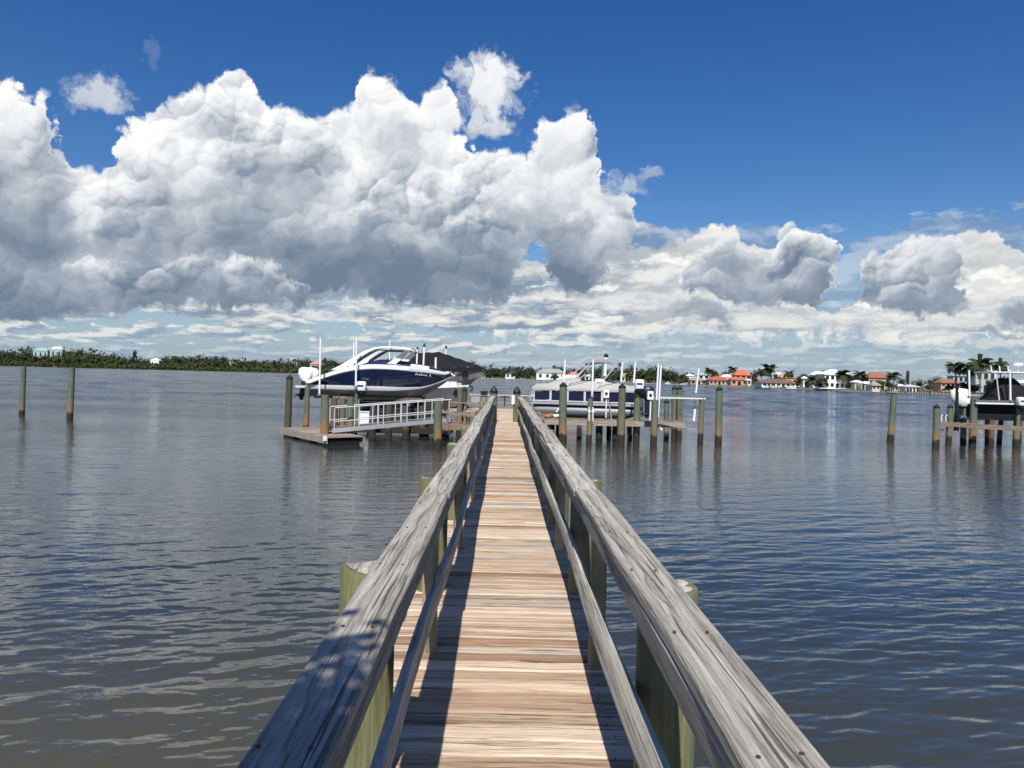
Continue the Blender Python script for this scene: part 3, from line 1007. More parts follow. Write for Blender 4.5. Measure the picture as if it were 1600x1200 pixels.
# ------------------------------------------------------------------ hulls
def hull_rings(L, B, sheer, chine, keel, n=26, flare=0.0, bow_pow=2.6, rake=0.9, stern=0.93):
    """stations from the stern (x=0) to the stem (x=L): returns, per station, keel / chine / sheer half points"""
    st = []
    for i in range(n + 1):
        t = i / n
        tb = 1.0 - max(0.0, (t - 0.35) / 0.65) ** bow_pow
        hb = B / 2 * tb * (stern + (1 - stern) * min(1.0, t / 0.3))
        hc = hb * (0.90 - flare * t ** 3)
        zs, zc, zk = sheer(t), chine(t), keel(t)
        x = L * t
        st.append((x - rake * 0.45 * 0, hb, zs, hc, zc, zk))
    return st


def skin(points_by_station, name, mat, root, mirror=True, smooth=True, thick=0.012):
    """open strip of plating through the given station points, both sides, with a little thickness"""
    mb = MB()
    for s in ((1, -1) if mirror else (1,)):
        rings = []
        for pts in points_by_station:
            o = [Vector((p[0], p[1] * s, p[2])) for p in pts]
            inn = [Vector((p[0], (p[1] - thick if p[1] > thick else p[1]) * s, p[2])) for p in reversed(pts)]
            rings.append(o + inn)
        mb.loft(rings)
    return mb.build(name, mat, root, smooth=smooth, world=False)


def outboard(root, x, y, z, s=1.0, cowl='gel_white', name='outboard_engine', tilt=0.0):
    """outboard engine: cowl, midsection, gearcase with propeller"""
    R = Matrix.Rotation(tilt, 3, 'Y')
    o = Vector((x, y, z))
    def P(a, b, c): return o + R @ Vector((a * s, b * s, c * s))
    mb = MB()
    rings = []
    for zz, lx, ly, ox in ((0.0, .17, .13, .03), (.08, .27, .19, .0), (.30, .34, .20, -.04), (.50, .33, .17, -.05), (.60, .24, .12, -.03), (.63, .14, .08, -.02)):
        rings.append([P(ox + lx * math.cos(2 * math.pi * k / 14), ly * math.sin(2 * math.pi * k / 14), zz) for k in range(14)])
    mb.loft(rings)
    c = mb.build('engine_cowl', M[cowl], root, smooth=True, world=False)
    mb = MB()
    mb.loft([[P(-.02 + a * .12, b * .07, zz) for a, b in ((-1, -1), (1, -1), (1, 1), (-1, 1))] for zz in (0.0, -.35, -.62)])
    mb.tube([P(.12, 0, -.66), P(-.02, 0, -.66), P(-.22, 0, -.66), P(-.30, 0, -.66)], [.03 * s, .075 * s, .07 * s, .03 * s], 10)
    mb.loft([[P(a, b, zz) for a, b in ((.06, -.015), (.06, .015), (-.12, .015), (-.12, -.015))] for zz in (-.70, -.86)])
    mb.build('engine_leg', M['black'], c, world=False)
    mb = MB()
    for k in range(3):
        a = 2 * math.pi * k / 3
        u, w = Vector((0, math.cos(a), math.sin(a))), Vector((0.35, -math.sin(a), math.cos(a))).normalized()
        b0 = Vector((-.31, 0, -.66))
        q = [b0 + u * .02, b0 + u * .09 + w * .05, b0 + u * .17, b0 + u * .09 - w * .05]
        q2 = [p + Vector((-.012, 0, 0)) for p in q]
        mb.loft([[P(*p) for p in q], [P(*p) for p in q2]])
    mb.build('propeller', M['steel'], c, world=False)
    return c


# ------------------------------------------------------------------ navy bowrider on its lift
BD = 37.0
stern_pt = at(492, 600, BD + 0.35)
bow_pt = at(704, 586, BD - 0.35)
v = bow_pt - stern_pt
Lb = math.hypot(v.x, v.y)
yaw = math.atan2(v.y, v.x)
zW = 0.0
navy = empty('motor_boat', (stern_pt.x, stern_pt.y, 1.60), 'navy and white motor boat with raked white tower, on the left lift', 'motor boat', rz=yaw)
L, B = Lb, 2.50
def sheer_n(t): return 0.60 + 0.84 * math.sin(min(1.0, t / 0.50) * math.pi / 2) ** 0.95 - (0.22 * max(0, (t - 0.55) / 0.45) ** 1.6)
def gun_n(t): return sheer_n(t) + 0.21 + 0.03 * math.sin(math.pi * t) - 0.08 * max(0, (t - 0.8) / 0.2)
def chine_n(t): return 0.50 + 0.0 * t + 0.30 * max(0, (t - 0.55) / 0.45) ** 2.0 + 0.36 * max(0.0, (t - 0.8) / 0.2) ** 1.5
def keel_n(t): return 0.0 + 1.08 * max(0, (t - 0.62) / 0.38) ** 1.9
NS = 30
S = []
for i in range(NS + 1):
    t = i / NS
    x = L * t
    hb = B / 2 * (1 - max(0, (t - 0.40) / 0.60) ** 2.4) * (0.93 + 0.07 * min(1, t / 0.3)) + 0.012
    hc = hb * (0.88 - 0.30 * max(0, (t - 0.5) / 0.5) ** 1.5)
    S.append((x, hb, hc, max(sheer_n(t), chine_n(t) + 0.18), chine_n(t), keel_n(t), max(gun_n(t), chine_n(t) + 0.30)))
def bt(x): return 0.16 - 0.14 * max(0, x / L - .55) / .45
def bl(x): return 0.06 - 0.07 * max(0, x / L - .60) / .40
skin([[(x, 0.0, k), (x, hc * 0.5, k + (c - bl(x) - k) * 0.45), (x, hc * 0.95, c - bl(x))] for x, hb, hc, s, c, k, g in S], 'hull_bottom', M['gel_bottom'], navy)
skin([[(x, hc * 0.95, c - bl(x)), (x, hc * .985, c - bl(x) * .3), (x, hc + (hb - hc) * .08, c + bt(x))] for x, hb, hc, s, c, k, g in S], 'chine_band', M['gel_white'], navy)
skin([[(x, hc + (hb - hc) * .08, c + bt(x)), (x, hc + (hb - hc) * 0.45, c + bt(x) + (s - c - bt(x)) * 0.35), (x, hc + (hb - hc) * 0.82, c + bt(x) + (s - c - bt(x)) * 0.72), (x, hb, s)] for x, hb, hc, s, c, k, g in S], 'hull_side', M['gel_navy'], navy)
skin([[(x, hb, s), (x, hb + 0.035, s + 0.04), (x, hb + 0.03, g - 0.03), (x, hb - 0.04, g), (x, hb - 0.16, g + 0.005)] for x, hb, hc, s, c, k, g in S], 'gunwale', M['gel_white'], navy)
# transom, swim platform, engines
mb = MB()
x, hb, hc, s, c, k, g = S[0]
mb.loft([[Vector((xx, 0, k)), Vector((xx, hc, c)), Vector((xx, hb, g)), Vector((xx, -hb, g)), Vector((xx, -hc, c))] for xx in (-0.02, 0.03)])
mb.build('transom', M['gel_white'], navy, world=False)
mb = MB()
mb.loft([[Vector((xx, yy * q, zz)) for yy, zz in ((-1.12, .50), (1.12, .50), (1.14, .60), (-1.14, .60))] for xx, q in ((-0.62, .86), (-0.55, .95), (0.0, 1.0))])
mb.build('swim_platform', M['gel_white'], navy, world=False)
for yy in (-0.42, 0.42):
    outboard(navy, -0.34, yy, 0.80, 1.06, tilt=0.16)
# foredeck cover of navy canvas, from bow to the cockpit, humped amidships
cov = []
for i in range(25):
    t = 0.36 + 0.63 * i / 24
    x = L * t
    hb = max(0.03, B / 2 * (1 - max(0, (t - 0.40) / 0.60) ** 2.4) - 0.13)
    g = gun_n(t)
    h = 0.20 * math.sin(min(1, (t - 0.36) / 0.12) * math.pi / 2) * (1 - max(0, (t - 0.62) / 0.37)) + 0.03 + 0.05 * math.sin(t * 40) * (t < 0.7) * 0.4
    ring = []
    for j in range(9):
        a = j / 8 * 2 - 1
        ring.append(Vector((x, hb * a, g + h * (1 - abs(a) ** 2.2) + 0.012 * math.sin(j * 2.1 + i * 1.3))))
    cov.append(ring + [Vector((p.x, p.y, p.z - 0.06)) for p in reversed(ring)])
mb = MB(); mb.loft(cov)
mb.build('bow_cover', M['canvas_navy'], navy, smooth=True, world=False)
# cockpit cover aft and low white coaming
mb = MB()
rings = []
for i in range(9):
    t = 0.06 + 0.32 * i / 8
    hb = B / 2 * 0.93 - 0.14; g = gun_n(t)
    ring = [Vector((L * t, hb * (j / 8 * 2 - 1), g + (0.03 + 0.05 * i / 8) * (1 - abs(j / 8 * 2 - 1) ** 2.4))) for j in range(9)]
    rings.append(ring + [p - Vector((0, 0, .05)) for p in reversed(ring)])
mb.loft(rings)
mb.build('cockpit_cover', M['gel_white'], navy, smooth=True, world=False)
# tower: two raked fins, a bowed roof arm, short forward legs
def fin(mb, side):
    y0 = side * 1.08
    prof = [(0.22, 1.42), (0.40, 1.60), (0.50, 2.02), (0.585, 2.36), (0.60, 2.62), (0.555, 2.60), (0.46, 2.32), (0.385, 2.02), (0.30, 1.72)]
    # broad foot, thin rising arm (fractions of the length, heights)
    arm = [((0.17, 1.36), (0.33, 1.46)), ((0.245, 1.62), (0.335, 1.66)), ((0.315, 1.92), (0.365, 1.94)), ((0.40, 2.28), (0.435, 2.24)), ((0.465, 2.46), (0.485, 2.40)), ((0.53, 2.535), (0.535, 2.46))]
    rings = []
    for i, (a, b) in enumerate(arm):
        yy = y0 * (1 - 0.05 * i)
        rings.append([Vector((L * a[0], yy - .045, a[1])), Vector((L * a[0], yy + .045, a[1])), Vector((L * b[0], yy + .045, b[1])), Vector((L * b[0], yy - .045, b[1]))])
    mb.loft(rings)
mbf = {}
for side in (-1, 1):
    mb = MB(); fin(mb, side)
    # roof arm runs forward and curls down into the forward leg
    yy = side * 0.84
    mb.loft([[Vector((L * a, yy - .06, z0)), Vector((L * a, yy + .06, z0)), Vector((L * a, yy + .06, z1)), Vector((L * a, yy - .06, z1))] for a, z0, z1 in ((0.53, 2.46, 2.535), (0.60, 2.45, 2.54), (0.67, 2.43, 2.53), (0.715, 2.38, 2.51), (0.73, 2.34, 2.46))])
    mb.build('tower_arm', M['gel_white'], navy, smooth=True, world=False, bevel=0.012)
    mb = MB()
    mb.loft([[Vector((L * a, yy - w, z0)), Vector((L * a, yy + w, z0)), Vector((L * b, yy + w, z1)), Vector((L * b, yy - w, z1))] for a, z0, b, z1, w in ((0.685, 2.34, 0.732, 2.36, .05), (0.655, 2.14, 0.70, 2.12, .05), (0.625, 1.98, 0.67, 1.96, .05))])
    mb.build('tower_leg', M['gel_grey'], navy, world=False)
    mb = MB()
    mb.loft([[Vector((L * a, yy - w, z0)), Vector((L * a, yy + w, z0)), Vector((L * b, yy + w, z1)), Vector((L * b, yy - w, z1))] for a, z0, b, z1, w in ((0.625, 1.99, 0.675, 1.97, .055), (0.585, 1.80, 0.645, 1.80, .06), (0.545, 1.66, 0.625, 1.66, .06))])
    mb.build('tower_foot', M['gel_white'], navy, world=False)
    # dark inner face of the sloping arm
    mb = MB()
    mb.loft([[Vector((L * a, yy2 - .02, z0)), Vector((L * a, yy2 + .02, z0)), Vector((L * b, yy2 + .02, z1)), Vector((L * b, yy2 - .02, z1))] for a, z0, b, z1, yy2 in ((0.335, 1.68, 0.355, 1.66, side * .99), (0.368, 1.93, 0.395, 1.90, side * .95), (0.438, 2.23, 0.462, 2.18, side * .90), (0.49, 2.39, 0.50, 2.33, side * .86), (0.69, 2.38, 0.69, 2.33, side * .84))])
    mb.build('arm_trim', M['black'], navy, world=False)
for a, z in ((0.535, 2.50), (0.715, 2.45)):                 # cross tubes join the two arms
    mb = MB(); mb.tube([(L * a, -.84, z), (L * a, 0, z + .05), (L * a, .84, z)], .04, 8)
    mb.build('tower_crossbar', M['gel_white'], navy, smooth=True, world=False)
mb = MB(); mb.tube([(L * .725, -.86, 2.42), (L * .74, -.86, 2.42)], .06, 12)
mb.build('tower_speaker', M['gel_white'], navy, world=False)
# bow fittings: anchor roller, rail, cleats, seat back showing over the cover
mb = MB(); mb.box((L * 0.985, 0, gun_n(0.98) + 0.03), (0.28, 0.16, 0.07)); mb.tube([(L * 1.0, 0, gun_n(1) + .0), (L * 1.03, 0, gun_n(1) - .14)], .04, 8)
mb.build('anchor_roller', M['alu'], navy, world=False)
for side in (-1, 1):
    for t in (0.30, 0.66):
        hb = B / 2 * (1 - max(0, (t - 0.40) / 0.60) ** 2.4)
        mb = MB(); mb.box((L * t, side * (hb + 0.0), gun_n(t) + 0.03), (0.20, 0.05, 0.035))
        mb.build('cleat', M['alu'], navy, world=False)
    t = 0.78
    hb = B / 2 * (1 - max(0, (t - 0.40) / 0.60) ** 2.4)
    mb = MB(); mb.loft([[Vector((L * a, side * (h - .03), z)), Vector((L * a, side * (h + .03), z)), Vector((L * a, side * (h - .05), z + .12)), Vector((L * a, side * (h - .13), z + .12))] for a, h, z in ((.74, B / 2 * (1 - (.34 / .6) ** 2.4), gun_n(.74)), (.80, B / 2 * (1 - (.40 / .6) ** 2.4), gun_n(.80)), (.86, B / 2 * (1 - (.46 / .6) ** 2.4) - .02, gun_n(.86)))])
    mb.build('bow_coaming', M['gel_white'], navy, world=False)
# pale script near the bow
mb = MB()
for i in range(9):
    t = 0.775 + 0.0115 * i
    hb = B / 2 * (1 - max(0, (t - 0.40) / 0.60) ** 2.4)
    if i == 7: continue
    z0 = sheer_n(t) - 0.13
    mb.bar((L * t, -(hb + 0.0), z0), (L * (t + 0.004), -(hb + 0.002), z0 + (0.10 if i in (0, 3, 8) else 0.065)), 0.022, 0.012)
    mb.bar((L * t, -(hb + 0.0), z0), (L * (t + 0.009), -(hb - 0.004), z0 + 0.012), 0.018, 0.012)
mb.build('script_lettering', M['white'], navy, world=False)

# ------------------------------------------------------------------ two grey hulled boats beyond it, bows to the right
def sport_boat(stern, bow, label, zoff, sheer0, B, topside, deckc, name='motor_boat', stripe='gel_white', cover=False, height=1.25):
    v = bow - stern
    L = math.hypot(v.x, v.y)
    root = empty(name, (stern.x, stern.y, zoff), label, 'motor boat', rz=math.atan2(v.y, v.x))
    S = []
    for i in range(25):
        t = i / 24
        hb = B / 2 * (1 - max(0, (t - 0.35) / 0.65) ** 2.3) * 0.98 + 0.012
        hc = hb * (0.84 - 0.34 * max(0, (t - 0.45) / 0.55) ** 1.4)
        s = height * (0.82 + 0.18 * t ** 1.5)
        c = height * (0.36 + 0.30 * max(0, (t - 0.5) / 0.5) ** 1.7)
        k = height * 0.92 * max(0, (t - 0.66) / 0.34) ** 1.9
        S.append((L * t * 1.0, hb, hc, s, c, k))
    skin([[(x, 0, k), (x, hc * .5, k + (c - k) * .45), (x, hc, c)] for x, hb, hc, s, c, k in S], 'hull_bottom', M['gel_bottom'], root)
    skin([[(x, hc, c), (x, hc + (hb - hc) * .35, c + (s - c) * .4), (x, hb, s)] for x, hb, hc, s, c, k in S], 'hull_side', M[topside], root)
    skin([[(x, hb, s), (x, hb + .03, s + .03), (x, hb + .02, s + .11), (x, max(0.01, hb - .16), s + .12)] for x, hb, hc, s, c, k in S], 'gunwale', M[stripe], root)
    mb = MB(); x, hb, hc, s, c, k = S[0]
    mb.loft([[Vector((xx, 0, k)), Vector((xx, hc, c)), Vector((xx, hb, s)), Vector((xx, -hb, s)), Vector((xx, -hc, c))] for xx in (-.02, .03)])
    mb.build('transom', M[topside], root, world=False)
    mb = MB()
    rings = []
    for i in range(25):
        x, hb, hc, s, c, k = S[i]
        z = s + .02
        rings.append([Vector((x, -max(.01, hb - .15), z)), Vector((x, max(.01, hb - .15), z)), Vector((x, max(.01, hb - .15), z - .05)), Vector((x, -max(.01, hb - .15), z - .05))])
    mb.loft(rings); mb.build('deck', M[deckc], root, world=False)
    # hawse hole (dark oval) near the bow on each side
    for side in (-1, 1):
        x, hb, hc, s, c, k = S[20]
        p = Vector((x, side * (hc + (hb - hc) * .55), c + (s - c) * .55))
        mb = MB()
        mb.loft([[p + Vector((.20 * math.cos(a * math.pi / 6), side * dd, .15 * math.sin(a * math.pi / 6))) for a in range(12)] for dd in (-.10, .06)])
        mb.build('hull_port', M['black'], root, smooth=False, world=False)
    return root, S, L


gb, GS, GL = sport_boat(at(640, 610, 43.6), at(752, 592, 41.6), 'grey hulled boat under a tall black boat cover, behind the navy boat', 1.95, 0, 2.5, 'gel_grey', 'gel_white', height=1.30)
mb = MB()
rings = []
for i in range(25):
    x, hb, hc, s, c, k = GS[i]
    t = i / 24
    ridge = 0.95 * (1.0 if t < 0.42 else max(0.0, 1 - (t - 0.42) / 0.60)) * min(1, 0.86 + t)
    ring = []
    for j in range(9):
        a = j / 8 * 2 - 1
        ring.append(Vector((x, (hb + .05) * a, s + .10 + ridge * (1 - abs(a) ** 1.5) + (.02 * math.sin(i * 1.7 + j)))))
    skirt = [Vector((x, (hb + .06), s - .12)), Vector((x, -(hb + .06), s - .12))]
    rings.append(ring + skirt)
mb.loft(rings)
mb.build('boat_cover', M['canvas_black'], gb, smooth=True, world=False)
mb = MB(); mb.tube([(GL * 1.0, 0, 1.28), (GL * 1.045, 0, 1.12), (GL * 1.05, 0, 0.98)], .05, 8); mb.tube([(GL * .97, 0, 1.34), (GL * 1.03, 0, 1.36)], .05, 8)
mb.build('bow_anchor', M['black'], gb, world=False)

wb, WS, WL = sport_boat(at(648, 622, 40.6), at(733, 607, 39.3), 'open boat with white deck and grey hull, just below the black covered boat', 1.15, 0, 2.1, 'gel_grey', 'gel_white', height=1.12)
mb = MB(); mb.tube([(WL * 1.0, 0, 1.17), (WL * 1.05, 0, 1.17), (WL * 1.06, 0, 1.0), (WL * 1.02, 0, .92)], .045, 8)
mb.build('bow_anchor', M['black'], wb, world=False)
mb = MB(); mb.loft([[Vector((WL * a, -.4, z)), Vector((WL * a, .4, z)), Vector((WL * (a + b), .4, z)), Vector((WL * (a + b), -.4, z))] for a, b, z in ((.22, .26, 1.0), (.24, .22, 1.55), (.27, .14, 1.85))])
mb.build('console', M['gel_white'], wb, world=False, bevel=.02)
mb = MB(); mb.box((WL * .60, 0, 1.22), (.7, 1.0, .34)); mb.box((WL * .74, 0, 1.20), (.5, .7, .26))
mb.build('bow_seat', M['gel_white'], wb, world=False, bevel=.04)

# ------------------------------------------------------------------ pontoon boat on the right of the pier
PA, PB = at(838, 640, 38.6), at(1002, 642, 37.4)
v = PB - PA
PL = math.hypot(v.x, v.y)
pont = empty('pontoon_boat', (PA.x, PA.y, 0.95), 'pontoon boat with navy panels and grey cover on a lift right of the pier', 'pontoon boat', rz=math.atan2(v.y, v.x))
for yy in (-0.85, 0.85):
    mb = MB()
    mb.tube([(0.02, yy, .33), (.35, yy, .30), (PL * .5, yy, .30), (PL * .86, yy, .30), (PL * .96, yy, .38), (PL, yy, .50)], [.24, .30, .30, .30, .20, .04], 16)
    mb.build('pontoon', M['alu_dull'], pont, smooth=True, world=False)
mb = MB(); mb.box((PL * .5, 0, .68), (PL, 2.4, .10)); mb.build('deck', M['alu'], pont, world=False)
mb = MB(); mb.box((PL * .5, 0, .60), (PL * .98, 2.2, .06)); mb.build('deck_frame', M['alu_dull'], pont, world=False)
PH = .62
for side in (-1, 1):
    yy = side * 1.16
    for i in range(6):
        xa, xb = PL * (.02 + .16 * i), PL * (.02 + .16 * i + .15)
        mb = MB(); mb.box(((xa + xb) / 2, yy, .76 + PH * .46), (xb - xa, .02, PH * .62)); pn = mb.build('fence_panel', M['panel_navy'], pont, world=False)
        mb = MB()
        mb.bar((xa, yy, .75), (xa, yy, .76 + PH), .05, .05); mb.bar((xb, yy, .75), (xb, yy, .76 + PH), .05, .05)
        mb.bar((xa, yy, .76 + PH), (xb, yy, .76 + PH), .05, .06); mb.bar((xa, yy, .79), (xb, yy, .79), .05, .06)
        mb.build('panel_frame', M['alu_white'], pn, world=False)
mb = MB()
for xx in (.04, PL - .04):
    mb.bar((xx, -1.16, .76 + PH), (xx, 1.16, .76 + PH), .05, .06); mb.bar((xx, -1.16, .79), (xx, 1.16, .79), .05, .06)
mb.build('end_rail', M['alu_white'], pont, world=False)
mb = MB()
rings = []
for i in range(19):
    t = i / 18
    h = .16 + .34 * math.exp(-((t - .30) / .16) ** 2) + .30 * math.exp(-((t - .62) / .2) ** 2) + .02 * math.sin(i * 2.3)
    ring = [Vector((PL * (.0 + t), 1.20 * (j / 10 * 2 - 1), .79 + PH + h * (1 - abs(j / 10 * 2 - 1) ** 1.7) + .015 * math.sin(j * 1.9 + i))) for j in range(11)]
    rings.append(ring + [Vector((PL * t, 1.21, .79 + PH - .10)), Vector((PL * t, -1.21, .79 + PH - .10))])
mb.loft(rings); mb.build('boat_cover', M['canvas_tan'], pont, smooth=True, world=False)
# bimini folded on its struts
mb = MB()
rings = []
for i in range(9):
    t = i / 8
    x = PL * (.45 + .34 * t)
    z = 2.62 + .16 * math.sin(t * math.pi) ** .6 + .03 * t
    ring = [Vector((x, 1.1 * (j / 6 * 2 - 1), z + .10 * (1 - (j / 6 * 2 - 1) ** 2))) for j in range(7)]
    rings.append(ring + [p - Vector((0, 0, .10)) for p in reversed(ring)])
mb.loft(rings); bim = mb.build('bimini_top', M['canvas_grey'], pont, smooth=True, world=False)
for side in (-1, 1):
    for a, b in ((.47, .27), (.53, .30), (.78, .60)):
        mb = MB(); mb.tube([(PL * a, side * 1.08, 2.62), (PL * b, side * 1.14, 1.42)], .025, 8)
        mb.build('bimini_strut', M['alu_white'], bim, world=False)
outboard(pont, PL + .30, 0.0, .95, 1.05, cowl='black')
mb = MB(); mb.box((PL * .98, .5, 1.25), (.5, .8, .5)); mb.build('stern_seat', M['gel_white'], pont, world=False, bevel=.05)
mb = MB(); mb.tube([(.02, -1.14, 1.4), (-.10, -1.14, .78)], .025, 8); mb.tube([(.02, 1.14, 1.4), (-.10, 1.14, .78)], .025, 8); mb.tube([(-.02, -1.14, 1.05), (.9, -1.14, .80)], .02, 8)
mb.build('boarding_gate', M['alu_white'], pont, world=False)

# runabout beyond the pontoon boat
rb, RS, RL = sport_boat(at(905, 610, 47.5), at(868, 611, 44.0), 'small white runabout with its engine cover showing beyond the pontoon boat bow', 1.35, 0, 2.0, 'gel_white', 'gel_white', height=.95)
mb = MB(); mb.loft([[Vector((RL * a, -.45, z)), Vector((RL * a, .45, z)), Vector((RL * (a + b), .45, z)), Vector((RL * (a + b), -.45, z))] for a, b, z in ((.25, .3, .8), (.28, .24, 1.45), (.32, .14, 1.7))])
mb.build('console', M['gel_white'], rb, world=False, bevel=.03)
outboard(rb, -0.25, 0.0, .85, 1.1, cowl='black')

# ------------------------------------------------------------------ covered boat on the lift at the far right
cb, CS, CL = sport_boat(at(1507, 636, 38.9), at(1640, 634, 38.3), 'black covered boat under a white framed hard top at the right edge', 1.25, 0, 2.4, 'canvas_black', 'gel_white', stripe='gel_white', height=.98)
mb = MB()
rings = []
for i in range(13):
    t = i / 12
    x = CL * (.22 + .50 * t)
    h = 1.20 * min(1, (t / .30)) if t < .30 else 1.20 * max(.35, 1 - max(0, (t - .70) / .30) * .7)
    ring = [Vector((x, .85 * (j / 8 * 2 - 1), .95 + h * (1 - abs(j / 8 * 2 - 1) ** 3) + .02 * math.sin(i * 2 + j))) for j in range(9)]
    rings.append(ring + [Vector((x, .86, .88)), Vector((x, -.86, .88))])
mb.loft(rings); mb.build('console_cover', M['canvas_black'], cb, smooth=True, world=False)
mb = MB(); mb.box((CL * .46, 0, 2.42), (CL * .52, 2.0, .07)); mb.build('hard_top', M['gel_white'], cb, world=False, bevel=.02)
for side in (-1, 1):
    for a, b in ((.26, .30), (.42, .42), (.66, .62)):
        mb = MB(); mb.tube([(CL * a, side * .92, 2.40), (CL * b, side * .98, 1.0)], .028, 8)
        mb.build('top_leg', M['alu_white'], cb, world=False)
for a in (.24, .34, .44):
    mb = MB(); mb.tube([(CL * a, -.6, 2.45), (CL * (a - .01), -.6, 2.75)], .03, 8)
    mb.build('rod_holder', M['gel_white'], cb, world=False)
mb = MB(); mb.tube([(CL * .62, 0, 2.45), (CL * .62, 0, 2.78)], .03, 8); mb.ellip((CL * .62, 0, 2.84), (.26, .26, .10), 14, 7)
mb.build('radar_dome', M['gel_white'], cb, smooth=True, world=False)
outboard(cb, -0.28, -.2, .66, 1.45, tilt=.1)

# ------------------------------------------------------------------ piles standing alone in the water
pile((37, 572), (34, 649), .145, 'thin lone pile in open water at left, nearest the photo edge', cap=False)
pile((113, 574), (109, 656), .15, 'thin lone pile in open water at left, the right one of the two', cap=False)
pile((1396, 616), (1391, 690), .16, 'lone pale green pile with rusty base in open water before the right shore docks', cap=False)
pile((1124, 603), (1122, 693), .155, 'tall lone green pile with dark cap at the right end of the boat lift piles')

# ------------------------------------------------------------------ floating dock and gangway, left of the pier
fdA, fdB = onz(438, 668, .36), onz(512, 683, .36)
u = (fdB - fdA); FL = u.length; u.normalize()
w = Vector((-u.y, u.x, 0))
fd = empty('floating_dock', ((fdA.x + fdB.x) / 2, (fdA.y + fdB.y) / 2, 0), 'low floating dock with sun bleached planks beside the gangway', 'floating dock', rz=math.atan2(u.y, u.x))
FW = 1.5
mb = MB()
k = 0
x = -FL / 2
while x < FL / 2:
    mb.span(x + .004, min(x + .142, FL / 2), RNG.uniform(-.01, .01), FW, .32, .36 + RNG.uniform(-.003, .003), RNG.random()); x += .146
mb.build('deck', M['old_deck'], fd, world=False)
for y0 in (-.05, FW):
    mb = MB(); mb.span(-FL / 2, FL / 2, y0, y0 + .05, .10, .33); mb.build('side_board', M['rail_x'], fd, world=False)
for x0 in (-FL / 2 + .1, -.6, FL / 2 - 1.4):
    mb = MB(); mb.span(x0, x0 + 1.3, .1, FW - .1, -.25, .22); mb.build('float', M['black'], fd, world=False, bevel=.04)
p = at(515, 681, 29.9); mb = MB(); mb.box((FL / 2 - .06, -.08, .30), (.14, .14, .2)); mb.build('bumper', M['white'], fd, world=False, bevel=.02)

# gangway: aluminium ramp with two rails
ga, gb_ = at(519, 673, 31.2), at(706, 656, 33.2)
v = gb_ - ga
gl = v.length
gw = empty('gangway', (ga.x, ga.y, ga.z), 'white aluminium gangway with handrails sloping from the pier down to the floating dock', 'gangway')
side_v = Vector((-v.y, v.x, 0)).normalized() * 1.0
up = Vector((0, 0, 1))
for s, off in ((0, Vector((0, 0, 0))), (1, side_v)):
    mb = MB(); mb.bar(ga + off, gb_ + off, .06, .17); mb.build('side_beam', M['alu'], gw)
    mb = MB(); mb.tube([ga + off + v * .02 + up * .92, ga + off + v * 0.99 + up * .88], .024, 10); mb.build('handrail', M['alu_white'], gw, smooth=True)
    mb = MB(); mb.tube([ga + off + v * .02 + up * .36, ga + off + v * 0.99 + up * .36], .018, 8); mb.build('middle_rail', M['alu_white'], gw, smooth=True)
    for px_ in (522, 552, 559, 588, 596, 624, 633, 661, 673, 701):
        t = (px_ - 519) / 187.0
        q = ga + off + v * (t if t < .985 else .985)
        mb = MB(); mb.tube([q + up * .06, q + up * .90], .020, 8); mb.build('rail_post', M['alu_white'], gw, smooth=True)
mb = MB()
for i in range(36):
    t = (i + .5) / 36
    mb.bar(ga + v * t + up * .06, ga + v * t + side_v + up * .06, gl / 36 * .82, .025)
mb.build('tread', M['alu_dull'], gw)

# small brown landing between the gangway and the pier
lc = at(690, 661, 33.0); rc = at(736, 662, 33.0)
ld = empty('dock_landing', ((lc.x + rc.x) / 2, 33.0, 0), 'small brown plank landing between the gangway and the pier', 'landing')
mb = MB()
x = lc.x
while x < -0.70:
    mb.span(x + .004, min(x + .138, -.68), 32.7, 34.6, lc.z - .04, lc.z + RNG.uniform(-.004, .004), RNG.random()); x += .142
mb.build('deck', M['brown'], ld)
for yy in (32.62, 34.6):
    mb = MB(); mb.span(lc.x, -.68, yy, yy + .07, lc.z - .26, lc.z - .02); mb.build('side_board', M['brown'], ld)
for px_, py_ in ((727, 634), (700, 640)):
    q = at(px_, py_, 32.68); mb = MB(); mb.span(q.x - .05, q.x + .05, 32.56, 32.64, lc.z - .3, q.z); mb.build('rail_post', M['brown'], ld)
mb = MB(); mb.bar(at(703, 628, 32.9), at(757, 632, 33.6), .14, .045); mb.build('handrail', M['rail_x'], ld)
mb = MB(); mb.bar(at(703, 647, 32.9), at(748, 646, 33.6), .04, .12); mb.build('middle_rail', M['rail_x'], ld)
mb = MB(); mb.tube([(lc.x + .9, 34.3, -1), (lc.x + .9, 34.3, lc.z - .04)], .13, 12); mb.build('piling', M['pile_dark'], ld, smooth=True)

# piles of the left lifts
pile((452, 585), (449, 678), .155, 'dark pile with black cap behind the left end of the floating dock', mat='pile_dark')
pile((480, 604), (478, 677), .13, 'slim green pile under the stern of the navy boat, black at its foot', cap=False)
pile((509, 617), (507, 692), .165, 'stout green and orange pile at the front corner of the floating dock', cap=False)
pile((548, 620), (547, 690), .15, 'green pile under the middle of the navy boat, behind the gangway', cap=False)
pile((686, 628), (684, 698), .165, 'green and orange pile in front of the gangway upper end', cap=False)
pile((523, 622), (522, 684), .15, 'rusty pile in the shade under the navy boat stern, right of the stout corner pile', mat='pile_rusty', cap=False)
pile((535, 622), (534, 683), .15, 'pale old pile in shade behind the gangway lower end', cap=False)
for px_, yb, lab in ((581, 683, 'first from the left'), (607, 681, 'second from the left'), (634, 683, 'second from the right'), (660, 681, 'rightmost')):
    pile((px_ + 1, 634), (px_, yb), .16, 'dark pile in shade behind the gangway, %s of four' % lab, mat='pile_dark', cap=False)
